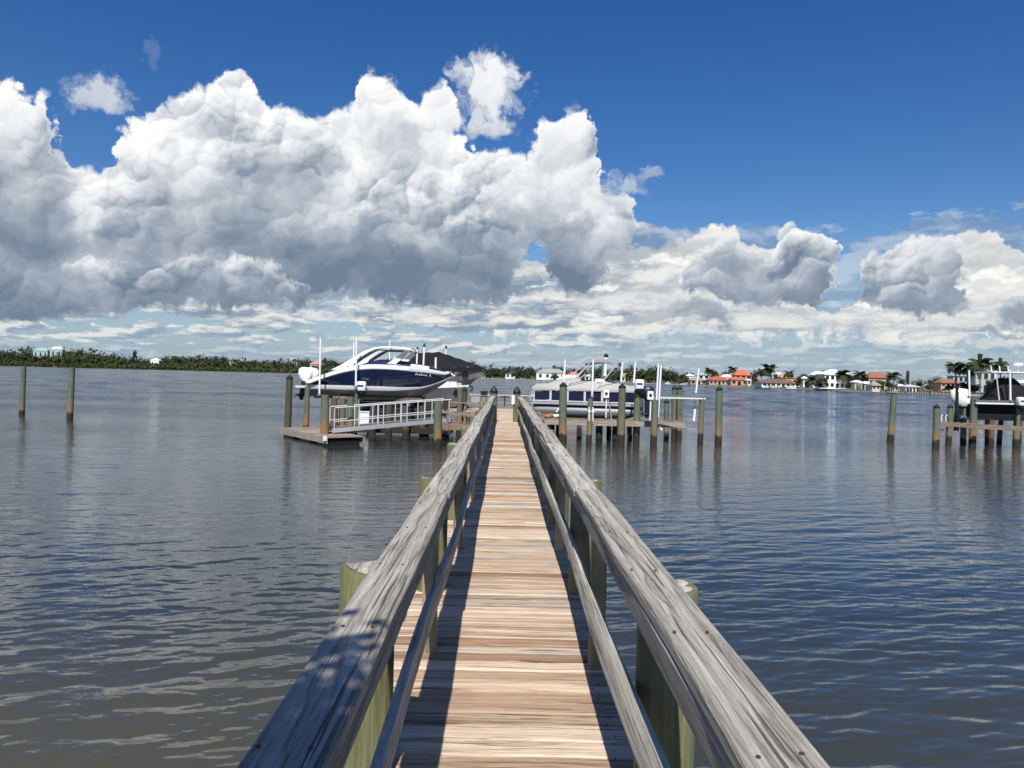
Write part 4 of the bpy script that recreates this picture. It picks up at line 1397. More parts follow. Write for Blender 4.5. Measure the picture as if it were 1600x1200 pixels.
pile((718, 606), (717, 679), .14, 'green pile right of the open boat bow, left one of two', d=None, cap=False)
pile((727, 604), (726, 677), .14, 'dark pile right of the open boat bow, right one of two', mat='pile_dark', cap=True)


# boat lift under the navy boat: cradle beams, bunks, cables from the pile tops
def lift(name_label, c0, c1, z, y0, y1, top_z, beams=True, rails=True):
    root = empty('boat_lift', ((c0 + c1) / 2, (y0 + y1) / 2, z), name_label, 'boat lift')
    for x in (c0, c1):
        mb = MB(); mb.span(x - .08, x + .08, y0, y1, z - .22, z)
        mb.build('cradle_beam', M['steel'], root)
        for yy in (y0 + .1, y1 - .1):
            mb = MB(); mb.tube([(x, yy, z - .1), (x, yy, top_z)], .018, 6)
            mb.build('cable', M['cable'], root)
    for f in (.33, .67):
        yy = y0 + (y1 - y0) * f
        mb = MB(); mb.span(c0 - .5, c1 + .5, yy - .07, yy + .07, z + .002, z + .14)
        mb.build('bunk', M['brown'], root)
    if rails:
        for yy in (y0, y1):
            mb = MB(); mb.span(c0 - .6, c1 + .6, yy - .06, yy + .06, top_z, top_z + .14)
            mb.build('top_beam', M['alu_dull'], root)
    return root


lift('galvanised lift cradle carrying the navy boat', -7.6, -4.4, 1.60, 35.2, 38.9, 2.0, rails=False)
lift('lift cradle under the two grey hulled boats', -4.0, -2.2, 1.12, 38.3, 44.5, 2.2, rails=False)
lift('lift cradle carrying the pontoon boat', 2.6, 5.0, .93, 36.2, 39.6, 2.0, rails=False)
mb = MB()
lb = empty('lift_walkway', (-5.4, 36.4, 0), 'plank catwalk under the navy boat, coloured near black in place of shade', 'catwalk')
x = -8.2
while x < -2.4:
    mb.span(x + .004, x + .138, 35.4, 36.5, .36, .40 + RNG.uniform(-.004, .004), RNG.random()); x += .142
mb.build('deck', M['shade_dark'], lb)  # planks coloured dark in place of the boat's shade
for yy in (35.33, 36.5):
    mb = MB(); mb.span(-8.2, -2.4, yy, yy + .07, .12, .38); mb.build('side_board', M['shade_dark'], lb)
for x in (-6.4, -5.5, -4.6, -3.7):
    mb = MB(); mb.tube([(x, 36.78, -1), (x, 36.78, 1.3)], .14, 12); mb.build('piling', M['pile_dark'], lb, smooth=True)  # dark piles added to help fill the shaded gap
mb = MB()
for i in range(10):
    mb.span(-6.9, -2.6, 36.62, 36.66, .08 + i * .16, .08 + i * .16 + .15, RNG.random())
mb.build('shade_boards', M['shade_dark'], lb)  # added dark panel that imitates the deep shade below the hull
p = at(570, 658, 35.9)
bx = MB(); bx.box((p.x, 35.9, .405 + .31), (.50, .5, .62)); bx.box((p.x, 35.9, .405 + .645), (.55, .55, .05))
tag(bx.build('dock_box', M['white'], bevel=.02), 'white dock box standing in the shade under the navy boat', 'dock box')

motor_box(at(565, 603, 35.6), (.44, .36, .42), 'white lift motor with blue band below the navy boat hull, nearest the gangway')
mp = empty('motor_stand', at(556, 668, 35.6), 'pale narrow stand that carries the lift motor below the navy boat', 'stand')
mb = MB(); mb.bar(at(556, 690, 35.6), at(557, 607, 35.6), .12, .12); mb.build('post', M['pile'], mp)
mb = MB(); mb.bar(at(553, 608, 35.6), at(566, 609, 35.6), .10, .06); mb.build('arm', M['steel'], mp)
guide_pole((501, 528), (499, 618), 35.4, 'tall white guide pole at the navy boat stern, left of the pair')
guide_pole((557, 528), (556, 606), 35.4, 'tall white guide pole in front of the navy boat hull, amidships')
guide_pole((553, 535), (552, 600), 39.0, 'white guide pole just behind the one in front of the navy boat hull', r=.04)
guide_pole((609, 532), (608, 600), 39.2, 'white guide pole behind the navy boat tower', r=.04)
guide_pole((663, 541), (660, 603), 39.6, 'white guide pole with black tip, tallest beside the black boat cover', r=.05, cap='black')
guide_pole((652, 546), (650, 603), 41.0, 'white guide pole with black tip at the left end of the black boat cover', r=.045, cap='black')
guide_pole((697, 544), (695, 603), 44.5, 'white guide pole with black tip behind the right half of the black cover', r=.05, cap='black')
guide_pole((681, 559), (680, 604), 39.4, 'short plain white guide pole before the middle of the black cover', r=.055)
guide_pole((578, 557), (577, 600), 39.4, 'short white guide pole showing over the navy bow cover under the tower', r=.05)
guide_pole((617, 556), (616, 600), 39.4, 'short white guide pole showing behind the tower forward leg', r=.04)

# ------------------------------------------------------------------ right of the pier: lift piles, catwalk, motors
pile((882, 597), (879, 690), .175, 'stout green pile with black cap nearest the pier on the right, before the pontoon boat')
pile((939, 604), (936, 683), .165, 'rusty brown pile under a lift motor before the pontoon boat', mat='pile_rusty', cap=False)
pile((973, 599), (970, 694), .165, 'stout green pile with black cap in front of the pontoon boat stern')
pile((922, 623), (920, 692), .125, 'short grey pile with white fittings before the middle of the pontoon boat', cap=False)
pile((996, 608), (994, 691), .15, 'green pile under the lift motor by the pontoon boat engine', cap=False)
pile((1023, 625), (1021, 695), .15, 'pile with brown stains carrying the white reel box at the right of the catwalk', cap=False)
pile((1042, 623), (1041, 686), .125, 'short pile with pointed black cap right of the reel box pile', cap=True)
pile((1054, 602), (1053, 682), .14, 'tall capped pile behind the catwalk end, left one of the pair')
pile((1062, 602), (1061, 683), .14, 'tall capped pile behind the catwalk end, right one of the pair')
pile((1096, 622), (1094, 691), .13, 'slender grey pile under the right end of the lift beam', cap=False)
pile((864, 622), (862, 676), .14, 'short pile at the pontoon boat bow, half hidden by the stout green pile', cap=False)
pile((953, 614), (951, 682), .12, 'thin grey pile beside the rusty one', cap=False, mat='pile_dark')
for px_, yb, lab in ((905, 684, 'left'), (960, 684, 'middle'), (984, 685, 'right')):
    pile((px_, 656), (px_, yb), .12, 'short dark pile below the catwalk before the pontoon boat, %s of three' % lab, mat='pile_dark', cap=False)

cw = empty('catwalk', (3.9, 35.2, 0), 'narrow brown plank catwalk before the pontoon boat on the right', 'catwalk')
mb = MB()
x = 1.55
while x < 8.2:
    mb.span(x + .004, x + .138, 34.75, 36.0, .96, 1.00 + RNG.uniform(-.004, .004), RNG.random()); x += .142
mb.build('deck', M['brown'], cw)
for yy in (34.66, 36.0):
    mb = MB(); mb.span(1.55, 8.2, yy, yy + .08, .74, .98); mb.build('side_board', M['rail_x'], cw)
for x in (2.1, 6.1):
    mb = MB(); mb.span(x - .05, x + .05, 34.8, 35.95, .56, .73); mb.build('cross_beam', M['brown'], cw)
gp = empty('gangplank', at(1075, 664, 35.2), 'loose grey plank sloping from the catwalk end down to the right', 'plank')
mb = MB(); mb.bar(at(1020, 660, 34.5), at(1089, 671, 34.4), .28, .05); mb.build('board', M['rail_x'], gp)
mb = MB(); mb.bar(at(1030, 664, 34.5) , at(1034, 672, 34.5), .08, .08); mb.build('bracket', M['white'], gp)

# lift beam with white edge to the right
lbm = empty('lift_beam', at(1060, 619, 35.3), 'long dark lift beam with white lower edge spanning the piles at the right', 'lift beam')
a_, b_ = at(1012, 618.0, 35.3), at(1101, 620.0, 36.0)
mb = MB(); mb.bar(a_, b_, .18, .08); mb.build('beam', M['steel'], lbm)
mb = MB(); mb.bar(a_ - Vector((0, 0, .085)), b_ - Vector((0, 0, .085)), .22, .06); mb.build('edge', M['white'], lbm)
mb = MB(); mb.tube([at(1085, 622, 35.9), at(1086, 640, 35.9)], .015, 6); mb.build('cable', M['cable'], lbm)
mb = MB(); mb.tube([at(1086, 639, 35.9), at(1084, 658, 35.9)], .06, 10); mb.build('hanging_pipe', M['pvc'], lbm, smooth=True)

motor_box(at(937, 599, 37.4), (.50, .40, .44), 'white lift motor with blue band on the rusty pile over the pontoon boat')
motor_box(at(999, 600, 34.9), (.40, .36, .42), 'white lift motor with blue band beside the pontoon boat engine')


def reel_box(p, label):
    root = empty('switch_box', p, label, 'switch box')
    mb = MB(); mb.box(p, (.26, .18, .38)); mb.build('case', M['white'], root, bevel=.015)
    mb = MB(); mb.tube([p + Vector((0, -.088, .02)), p + Vector((0, -.115, .02))], .065, 14); mb.build('dial', M['black'], root)
    mb = MB(); mb.tube([p + Vector((.02, 0, -.19)), p + Vector((.02, 0, -1.1))], .03, 8); mb.build('conduit', M['pvc'], root, smooth=True)


reel_box(at(947, 615.5, 35.4), 'white box with round dark dial beside the rusty pile')
reel_box(at(1016, 618, 33.6), 'white box with round dark dial at the left end of the lift beam')
guide_pole((883, 562), (881, 601), 34.6, 'white guide pole over the stout green pile nearest the pier')
guide_pole((927, 562), (925, 621), 34.2, 'white guide pole on the short grey pile before the pontoon boat')
guide_pole((942, 566), (941, 594), 37.6, 'white guide pole behind the lift motor over the pontoon boat', r=.04)
guide_pole((973, 567), (970, 600), 33.8, 'white guide pole on the stout pile before the pontoon boat stern')
guide_pole((993, 566), (990, 602), 34.7, 'white guide pole left of the lift motor by the pontoon boat engine')
guide_pole((1029, 569), (1024, 655), 34.4, 'tall white guide pole behind the reel box pile, left of the close pair')
guide_pole((1033, 571), (1028, 655), 34.9, 'tall white guide pole behind the reel box pile, right of the close pair')
guide_pole((1092, 576), (1087, 617), 36.0, 'white guide pole rising from the right end of the lift beam')
gm = guide_pole((947, 557), (945, 590), 43.0, 'stout grey pole with black tip behind the bimini top', r=.10, cap='black')
for px_, lab in ((920.5, 'left'), (926.5, 'right')):
    q0, q1 = at(px_, 636, 34.0), at(px_, 658, 34.0)
    root = empty('water_pipe', q1, 'thin white pipe on the front of the short grey pile, %s of two' % lab, 'pipe')
    mb = MB(); mb.tube([q0, q1], .028, 8); mb.build('pipe', M['pvc'], root, smooth=True)
    mb = MB(); mb.box(q0.lerp(q1, .3), (.11, .08, .10)); mb.build('clamp', M['white'], root)
# things left lying on the catwalk
q = at(858, 652, 35.3)
hp = MB(); hp.ellip((q.x, 35.3, 1.09), (.22, .2, .10), 10, 6, jit=.12); hp.ellip((q.x + .12, 35.25, 1.15), (.14, .14, .08), 9, 6, jit=.12)
tag(hp.build('folded_cloth', M['orange'], smooth=True), 'orange tan cloth heaped on the catwalk right of the pier', 'cloth')
q = at(869, 653, 35.3)
hp = MB(); hp.ellip((q.x, 35.25, 1.10), (.18, .18, .10), 10, 6, jit=.10)
tag(hp.build('rope_heap', M['white'], smooth=True), 'white rope heap on the catwalk beside the orange tan cloth', 'rope')
q0, q1 = at(869, 644, 35.6), at(877, 634, 35.9)
wp = MB(); wp.tube([q0, q1], .03, 8)
tag(wp.build('leaning_pipe', M['pvc'], smooth=True), 'short white pipe leaning behind the stout green pile over the catwalk', 'pipe')

# ------------------------------------------------------------------ lift and dock at the far right edge
pile((1464, 631), (1462, 699), .15, 'capped grey pile at the left end of the far right dock beam')
pile((1484, 631), (1482, 693), .14, 'second capped pile from the left at the far right dock')
pile((1507, 635), (1505, 694), .14, 'uncapped green pile below the white outboard of the covered boat', cap=False)
pile((1521, 622), (1519, 697), .17, 'thick green pile with orange stained middle at the far right dock', cap=False)
pile((1545, 636), (1543, 694), .13, 'green pile under the middle of the covered boat', cap=False)
pile((1550, 656), (1548, 697), .13, 'short stained pile crowding the green one under the covered boat', cap=False, mat='pile_rusty')
pile((1563, 655), (1561, 694), .12, 'short dark pile under the covered boat near its bow', cap=False, mat='pile_dark')
pile((1589, 625), (1587, 698), .15, 'green pile with pale rope near the right edge of the photo', cap=False)
pile((1594, 634), (1592, 690), .13, 'dark pile with lift motor at the right edge of the photo', cap=False, mat='pile_dark')
db = empty('dock_beam', at(1520, 667, 37.2), 'long dark timber beam tying the far right dock piles together', 'beam')
mb = MB(); mb.bar(at(1467, 662, 37.3), at(1522, 665, 36.9), .12, .22); mb.bar(at(1522, 666, 36.9), at(1620, 671, 36.7), .12, .22); mb.build('timber', M['brown'], db)
mb = MB(); mb.bar(at(1470, 672, 37.4), at(1474, 672, 37.4), .1, .08); mb.build('bolt_plate', M['steel'], db)
lr = empty('boat_lift', at(1555, 645, 38.4), 'lift with white edged beam holding the covered boat at the far right', 'boat lift')
a_, b_ = at(1523, 626.5, 37.4), at(1587, 628, 37.4)
mb = MB(); mb.bar(a_, b_, .2, .12); mb.build('top_beam', M['alu_dull'], lr)
mb = MB(); mb.bar(a_ - Vector((0, 0, .10)), b_ - Vector((0, 0, .10)), .24, .07); mb.build('beam_edge', M['white'], lr)
mb = MB(); mb.bar(at(1500, 652, 38.6), at(1610, 654, 38.6), .14, .16); mb.build('cradle_beam', M['steel'], lr)
for px_ in (1530, 1580):
    mb = MB(); mb.tube([at(px_, 628, 38.4), at(px_, 652, 38.6)], .016, 6); mb.build('cable', M['cable'], lr)
motor_box(at(1596, 627, 37.0), (.42, .36, .40), 'white lift motor with blue band at the right edge of the photo')
guide_pole((1514, 579), (1515, 622), 37.4, 'white guide pole left of the black console cover at the far right')
guide_pole((1578, 578), (1579, 628), 37.3, 'white guide pole in front of the black console cover at the far right')
guide_pole((1555, 580), (1555, 596), 40.5, 'short white guide pole over the hard top of the covered boat', r=.06)
tl = empty('dock_ladder', at(1474, 655, 37.8), 'small white dock ladder hoop between the two capped piles at the far right', 'ladder')
for px_ in (1471, 1478):
    mb = MB(); mb.tube([at(px_, 661, 37.8), at(px_, 650, 37.8), at(px_ + 1.5, 648, 38.1), at(px_ + 3, 650, 38.4)], .025, 8); mb.build('hoop', M['pvc'], tl, smooth=True)
bk = MB(); bk.bar(at(1495, 644, 37.6), at(1495.5, 605, 37.6), .11, .11); bk.box(at(1496.5, 604.5, 37.6), (.16, .12, .06))
tag(bk.build('dark_post', M['black']), 'thin black upright post beside the white outboard at the far right', 'post')

# hoses and power cables looped down the piles of the right hand lift
for pa, pb, pc, dd, lab in (((941, 622), (944, 645), (940, 664), 37.1, 'pale hose hanging down the rusty pile'), ((950, 624), (957, 650), (954, 672), 35.2, 'pale cable sagging right of the rusty pile'),
                            ((1001, 612), (1005, 632), (1003, 652), 34.8, 'thin dark cable hanging beside the pontoon boat engine'), ((930, 612), (926, 640), (931, 660), 37.0, 'pale hose bowed out left of the rusty pile')):
    mb = MB(); A_, B_, C_ = at(*pa, dd), at(*pb, dd), at(*pc, dd)
    mb.tube([A_.lerp(B_, k / 5) * (1 - k / 10) + B_.lerp(C_, k / 5) * (k / 10) for k in range(0, 6)] + [B_.lerp(C_, .6), C_], .022, 7)
    tag(mb.build('hose', M['rope'] if 'pale' in lab else M['black'], smooth=True), lab, 'hose', 'hoses on the right lift piles')

# ------------------------------------------------------------------ the far shore
SHORE = [(-1500, 1040), (-300, 1040), (0, 1040), (480, 1000), (640, 850), (760, 730), (900, 600), (1000, 520), (1125, 430), (1300, 328), (1400, 287), (1500, 262), (1620, 240), (1900, 205), (2600, 150)]


def shore_d(px):
    for (a, da), (b, db_) in zip(SHORE, SHORE[1:]):
        if a <= px <= b:
            return da + (db_ - da) * (px - a) / (b - a)
    return SHORE[-1][1]


def hz_y(px): return 588.0 + (px - 789.0) * math.tan(ROLL)


def sp(px, d, z=0.0):
    p = at(px, hz_y(px), d); p.z = z
    return p


def land_z(px): return 0.25 if px < 700 else 0.85

mb = MB()
rows = []
pxs = list(range(-1500, 2601, 50))
for off, dz in ((0, -1.2), (0.4, 0.0), (10, 0.25), (70, 0.8), (600, 2.0), (3000, 3.0)):
    rows.append([sp(px, shore_d(px) + off, (land_z(px) + dz) if off > 0 else -1.2) for px in pxs])
mb.loft(rows, False, False, closed=False)
mm, n, bs = new_mat('shore_grass')
g_ = n.node('ShaderNodeNewGeometry')
x, y, z = n.sep(g_.outputs['Position'])
f = n.noise(n.xyz(x * .05, y * .05, 0.0), 1.0, 5.0, .6)
n.put(bs.inputs['Base Color'], n.ramp(f, [(.3, (.05, .07, .022)), (.5, (.10, .115, .045)), (.65, (.19, .17, .10)), (.8, (.10, .11, .05))]))
bs.inputs['Roughness'].default_value = .95
land = mb.build('shore_land', mm)
tag(land, kind='structure')

M['concrete'] = paint('pale_concrete', (.50, .48, .43), .85, var=.2, scale=.6)
mb = MB()
pts = [(px, shore_d(px) - .6) for px in range(740, 1641, 30)]
mb.loft([[sp(px, d, -.5), sp(px, d, .62), sp(px, d + 1.0, .66), sp(px, d + 1.0, -.5)] for px, d in pts])
tag(mb.build('seawall', M['concrete']), 'low pale concrete seawall along the far right shore', 'seawall')


def leaf_mat(name, dark, mid, light, transl=0.12):
    m, n, bs = new_mat(name)
    r = attr(n)
    n.put(bs.inputs['Base Color'], n.ramp(r, [(0.0, dark), (0.55, mid), (1.0, light)]))
    bs.inputs['Roughness'].default_value = 0.7
    bs.inputs['Specular IOR Level'].default_value = 0.2
    return m


M['leaf_dark'] = leaf_mat('dark_foliage', (.020, .030, .012), (.042, .056, .022), (.075, .085, .034))
M['leaf_olive'] = leaf_mat('olive_foliage', (.026, .035, .014), (.050, .060, .024), (.082, .086, .036))
M['leaf_bright'] = leaf_mat('fresh_foliage', (.038, .055, .016), (.075, .098, .030), (.13, .14, .05))
M['leaf_mangrove'] = leaf_mat('mangrove_foliage', (.035, .050, .018), (.066, .085, .030), (.105, .12, .045))
M['frond'] = leaf_mat('palm_frond', (.018, .026, .012), (.036, .048, .020), (.065, .075, .032))
M['bark'] = paint('grey_bark', (.16, .13, .10), .9, var=.3, scale=2)
M['palm_bark'] = paint('pale_palm_bark', (.36, .33, .28), .9, var=.25, scale=2)


def clumps(mb, c, r, n, size, tone0=0.0, lumps=7):
    """leaf clusters: small tilted faces gathered in lumps through an ellipsoid"""
    cs = []
    for _ in range(lumps):
        while True:
            q = Vector((RNG.uniform(-1, 1), RNG.uniform(-1, 1), RNG.uniform(-.8, 1)))
            if q.length < 1: break
        cs.append((q * .68, RNG.uniform(.30, .52), RNG.uniform(-.22, .22)))
    for _ in range(n):
        q0, rr, tone = RNG.choice(cs)
        q = Vector((RNG.gauss(0, 1), RNG.gauss(0, 1), RNG.gauss(0, 1))).normalized() * (RNG.random() ** .4) * rr + q0
        p = Vector((c[0] + q.x * r[0], c[1] + q.y * r[1], c[2] + q.z * r[2]))
        nrm = (q + Vector((RNG.gauss(0, .7), RNG.gauss(0, .7), RNG.gauss(.3, .7)))).normalized()
        a = nrm.cross(Vector((RNG.gauss(0, 1), RNG.gauss(0, 1), RNG.gauss(0, 1)))).normalized()
        b = nrm.cross(a)
        s = size * RNG.uniform(.6, 1.3)
        mb.add([p + a * s, p + b * s * .6, p - a * s, p - b * s * .6], [(0, 1, 2, 3)], max(0, min(1, .5 + tone0 + tone + RNG.uniform(-.15, .15))))


# wooded shore at the left and middle: too many crowns to tell apart
def hgt(px):
    """height in photo pixels of the tree line above the water"""
    pts = [(-600, 24), (-100, 24), (0, 27), (40, 29), (75, 30), (120, 32), (160, 26), (200, 20), (240, 15), (262, 22), (300, 26), (380, 22), (440, 21), (480, 22), (560, 24), (620, 26), (660, 26), (720, 28), (750, 20), (800, 20), (840, 22), (900, 22),
           (960, 24), (1000, 30), (1040, 30), (1060, 25), (1120, 22), (1200, 20), (1300, 20), (1480, 24), (1700, 26)]
    for (a, ha), (b, hb) in zip(pts, pts[1:]):
        if a <= px <= b: return ha + (hb - ha) * (px - a) / (b - a)
    return 20


for nm, x0, x1, lm in (('woodland', -420, 735, 'leaf_olive'), ('woodland', 735, 1075, 'leaf_dark')):
    mb = MB()
    px = x0
    while px < x1:
        d = shore_d(px)
        full = hgt(px) * d / FPX
        for row in range(3):
            dd = d + 14 + row * 22 + RNG.uniform(-6, 6)
            h = full * (0.66 + 0.17 * row) * RNG.choice((.78, .9, .97, 1.0, 1.12)) * RNG.uniform(.93, 1.07)
            wd = max(4.5, h * RNG.uniform(.32, .75))
            c = sp(px + RNG.uniform(-5, 5), dd)
            clumps(mb, (c.x, c.y, h * .56 + .4), (wd, wd, h * .52), 190, max(.8, d * .00125), tone0=RNG.uniform(-.30, .34), lumps=9)
        if RNG.random() < .10:                            # a taller thin tree here and there
            c = sp(px, d + 50); hh = full * RNG.uniform(1.05, 1.22)
            mb.tube([(c.x, c.y, 0), (c.x, c.y, hh * .85)], .25, 5)
            clumps(mb, (c.x, c.y, hh * .88), (hh * .16, hh * .16, hh * .14), 60, max(.7, d * .001), tone0=-.2, lumps=4)
        px += 5.2 * 1000 / max(500, d) * RNG.uniform(.7, 1.2)
    tag(mb.build(nm, M[lm]), kind='stuff', label='olive green wood along the far left shore' if x0 < 0 else 'dark green wood behind the houses across the middle of the bay', cat='wood')
mb = MB()
px = -420
while px < 740:
    d = shore_d(px)
    for row in range(2):
        c = sp(px + RNG.uniform(-2, 2), d + 2 + row * 5)
        h = (7.0 + 3.0 * row) * RNG.uniform(.75, 1.1) * (1.0 if px < 560 else .6) * d / 1040
        clumps(mb, (c.x, c.y, h * .5), (4.5, 3, h * .55), 80, 1.1, tone0=RNG.uniform(-.12, .2), lumps=6)
    px += 3.6
tag(mb.build('mangroves', M['leaf_mangrove']), kind='stuff', label='bright green mangrove fringe at the waterline of the far left shore', cat='mangroves')


def tree(px, ytop, d, wpx, label, leaf='leaf_dark', group='trees on the far shore', n=620, name='leafy_tree', slim=1.0):
    """broad leaved tree on the far shore"""
    b = sp(px, d, land_z(px) + .1)
    top = at(px, ytop, d).z
    h = top - b.z
    w = wpx * d / FPX / 2
    root = empty(name, b, label, 'tree', group)
    mb = MB()
    mb.tube([b - Vector((0, 0, .5)), b + Vector((.1, 0, h * .3)), b + Vector((0, 0, h * .75))], [h * .03 + .08, h * .022 + .05, .05], 7)
    for k in range(4):
        a = RNG.uniform(0, 6.28)
        mb.tube([b + Vector((.05, 0, h * (.28 + .08 * k))), b + Vector((math.cos(a) * w * .4, math.sin(a) * w * .4, h * (.5 + .07 * k))), b + Vector((math.cos(a) * w * .65, math.sin(a) * w * .65, h * (.62 + .07 * k)))], [.10, .07, .03], 5)
    mb.build('trunk', M['bark'], root)
    mb = MB()
    clumps(mb, (b.x, b.y, b.z + h * .56), (w, w, h * .45), n, max(.30, d * .00095), lumps=11)
    mb.build('crown', M[leaf], root)
    return root


def palm(px, ytop, ybase, d, rpx, label, lean=0.0, fronds=15, shoot=False, group='palms on the far shore', trunk_r=.16):
    """palm: ringed trunk and arching, drooping fronds made of leaflets"""
    b = at(px, ybase, d)
    t = at(px + lean, ytop, d)
    rl = rpx * 1.22 * d / FPX
    fronds = int(fronds * 1.5)
    root = empty('palm_tree', b, label, 'palm tree', group)
    top = Vector((t.x, t.y, t.z - rl * .55))
    mb = MB()
    mb.tube([b - Vector((0, 0, .6)), b.lerp(top, .3) + Vector((.05, 0, 0)), b.lerp(top, .7) + Vector((.05, 0, 0)), top], [trunk_r * 1.3, trunk_r, trunk_r * .85, trunk_r * .7], 9)
    mb.build('trunk', M['palm_bark'], root, smooth=True)
    mb = MB()
    for i in range(fronds):
        az_ = 2 * math.pi * i / fronds + RNG.uniform(-.2, .2)
        el_ = RNG.choice((1.15, .75, .45, .15, -.15)) + RNG.uniform(-.12, .12)
        L_ = rl * RNG.uniform(.9, 1.12)
        dirh = Vector((math.cos(az_), math.sin(az_), 0))
        p = top.copy()
        pts = [p.copy()]
        for s in range(7):
            e = el_ - (s / 6) ** 1.3 * RNG.uniform(1.35, 1.7)
            p = p + (dirh * math.cos(e) + Vector((0, 0, math.sin(e)))) * L_ / 7
            pts.append(p.copy())
        sd = Vector((-dirh.y, dirh.x, 0))
        tone = RNG.uniform(.25, .8)
        for s in range(7):
            a, c = pts[s], pts[s + 1]
            wl = rl * .26 * math.sin(math.pi * min(.97, (s + .8) / 7.6)) + rl * .03
            for sg in (-1, 1):
                for q in (0.0, .5):
                    a2 = a.lerp(c, q); c2 = a.lerp(c, q + .5)
                    o = sd * sg * wl + Vector((0, 0, -wl * .55)) + (c - a) * .5
                    mb.add([a2, c2, c2 + o, a2 + o * .96], [(0, 1, 2, 3)], max(0, min(1, tone + RNG.uniform(-.2, .2))))
    if shoot:
        for k in range(3):
            a = RNG.uniform(0, 6.28)
            v_ = Vector((math.cos(a) * .12, math.sin(a) * .12, 1)) * rl * .75
            s_ = Vector((.16 * rl, 0, 0))
            mb.add([top - s_ * .6, top + s_ * .6, top + v_ + s_ * .7, top + v_ * 1.05 - s_ * .5], [(0, 1, 2, 3)], .3)
    mb.build('crown', M['frond'], root)
    return root


# ---- houses
WALLS = {'white': (.80, .80, .77), 'cream': (.66, .60, .48), 'peach': (.62, .36, .24), 'pink': (.62, .27, .22), 'coral': (.62, .17, .10), 'tan': (.42, .34, .25), 'aqua': (.34, .47, .45), 'grey': (.42, .43, .43)}
ROOFS = {'white': (.80, .80, .80), 'grey': (.30, .31, .29), 'terracotta': (.29, .12, .075), 'orange': (.50, .14, .07), 'red': (.42, .09, .06), 'brown': (.17, .105, .075), 'pinktan': (.42, .25, .19), 'aqua': (.27, .39, .37), 'tan': (.33, .27, .19), 'dark': (.06, .06, .065), 'palegrey': (.48, .50, .50)}
WM = {k: paint(k + '_wall_paint', v, .8, var=.06, scale=.5) for k, v in WALLS.items()}


def roof_mat(name, c):
    m, n, bs = new_mat(name)
    g = n.node('ShaderNodeNewGeometry')
    x, y, z = n.sep(g.outputs['Position'])
    t = n.m('SINE', z * 22.0) * .5 + .5
    f = n.noise(n.xyz(x * .7, y * .7, z * .7), 1.0, 4.0, .6)
    n.put(bs.inputs['Base Color'], n.mix((t * .35 + f * .65), tuple(q * .72 for q in c), tuple(min(1, q * 1.18) for q in c)))
    bs.inputs['Roughness'].default_value = .8
    return m


RM = {k: roof_mat(k + '_roofing', v) for k, v in ROOFS.items()}


def house(x0, x1, yroof, yeave, ybase, label, wall='white', roof='grey', d=None, floors=1, wins=3, hip=True, depth=None, over=.5, back=10, name='house', open_front=False, root=None, colour_name=None, door=True):
    cx = (x0 + x1) / 2
    d = d or shore_d(cx) + back
    w = (x1 - x0) * d / FPX
    b = at(cx, ybase, d)
    ze = at(cx, yeave, d).z
    zr = at(cx, yroof, d).z
    zb = min(b.z, land_z(cx) + .2)
    if root is None:
        root = empty(name, (b.x, b.y, zb), label, 'house' if name == 'house' else name.replace('_', ' '), 'houses on the far shore' if name == 'house' else None)
    dp = depth or min(12.0, max(4.0, w * .7))
    mb = MB()
    if open_front:
        for sx in (-1, 1):
            for sy in (0, 1):
                mb.span(b.x + sx * (w / 2 - .2) - .14, b.x + sx * (w / 2 - .2) + .14, d + sy * (dp - .4), d + sy * (dp - .4) + .28, zb - .4, ze)
        mb.span(b.x - w / 2, b.x + w / 2, d - .05, d + dp, ze - .25, ze)
        mb.build('posts_and_beam', WM[wall], root)
    else:
        mb.span(b.x - w / 2, b.x + w / 2, d, d + dp, zb - .5, ze)
        mb.build('wall', WM[wall], root)
    o = over
    A = [Vector((b.x - w / 2 - o, d - o, ze - .02)), Vector((b.x + w / 2 + o, d - o, ze - .02)), Vector((b.x + w / 2 + o, d + dp + o, ze - .02)), Vector((b.x - w / 2 - o, d + dp + o, ze - .02))]
    ins = min(w * .45, dp * .5) if hip else -0.0
    R1, R2 = Vector((b.x - w / 2 - o + ins, d + dp / 2, zr)), Vector((b.x + w / 2 + o - ins, d + dp / 2, zr))
    mb = MB()
    mb.add(A + [R1, R2] + [p - Vector((0, 0, .18)) for p in A], [(0, 1, 5, 4), (1, 2, 5), (2, 3, 4, 5), (3, 0, 4), (6, 7, 1, 0), (7, 8, 2, 1), (8, 9, 3, 2), (9, 6, 0, 3), (9, 8, 7, 6)])
    mb.build('roof', RM[roof], root)
    if not open_front:
        fh = (ze - zb) / floors
        for fl in range(floors):
            for k in range(wins):
                wx = b.x - w / 2 + w * (k + .5) / wins + RNG.uniform(-.04, .04) * w / wins
                isdoor = door and fl == 0 and k == wins // 2
                ww = min(2.2, w / wins * .62); wh = fh * (.72 if isdoor else .50)
                zc = zb + fh * fl + (fh * .38 if isdoor else fh * .54)
                mb = MB(); mb.span(wx - ww / 2 - .10, wx + ww / 2 + .10, d - .06, d + .02, zc - wh / 2 - .10, zc + wh / 2 + .10)
                fr = mb.build('glass_door' if isdoor else 'window', WM['white'], root)
                mb = MB(); mb.span(wx - ww / 2, wx + ww / 2, d - .10, d - .05, zc - wh / 2, zc + wh / 2)
                mb.build('pane', M['glass'], fr)
    return root


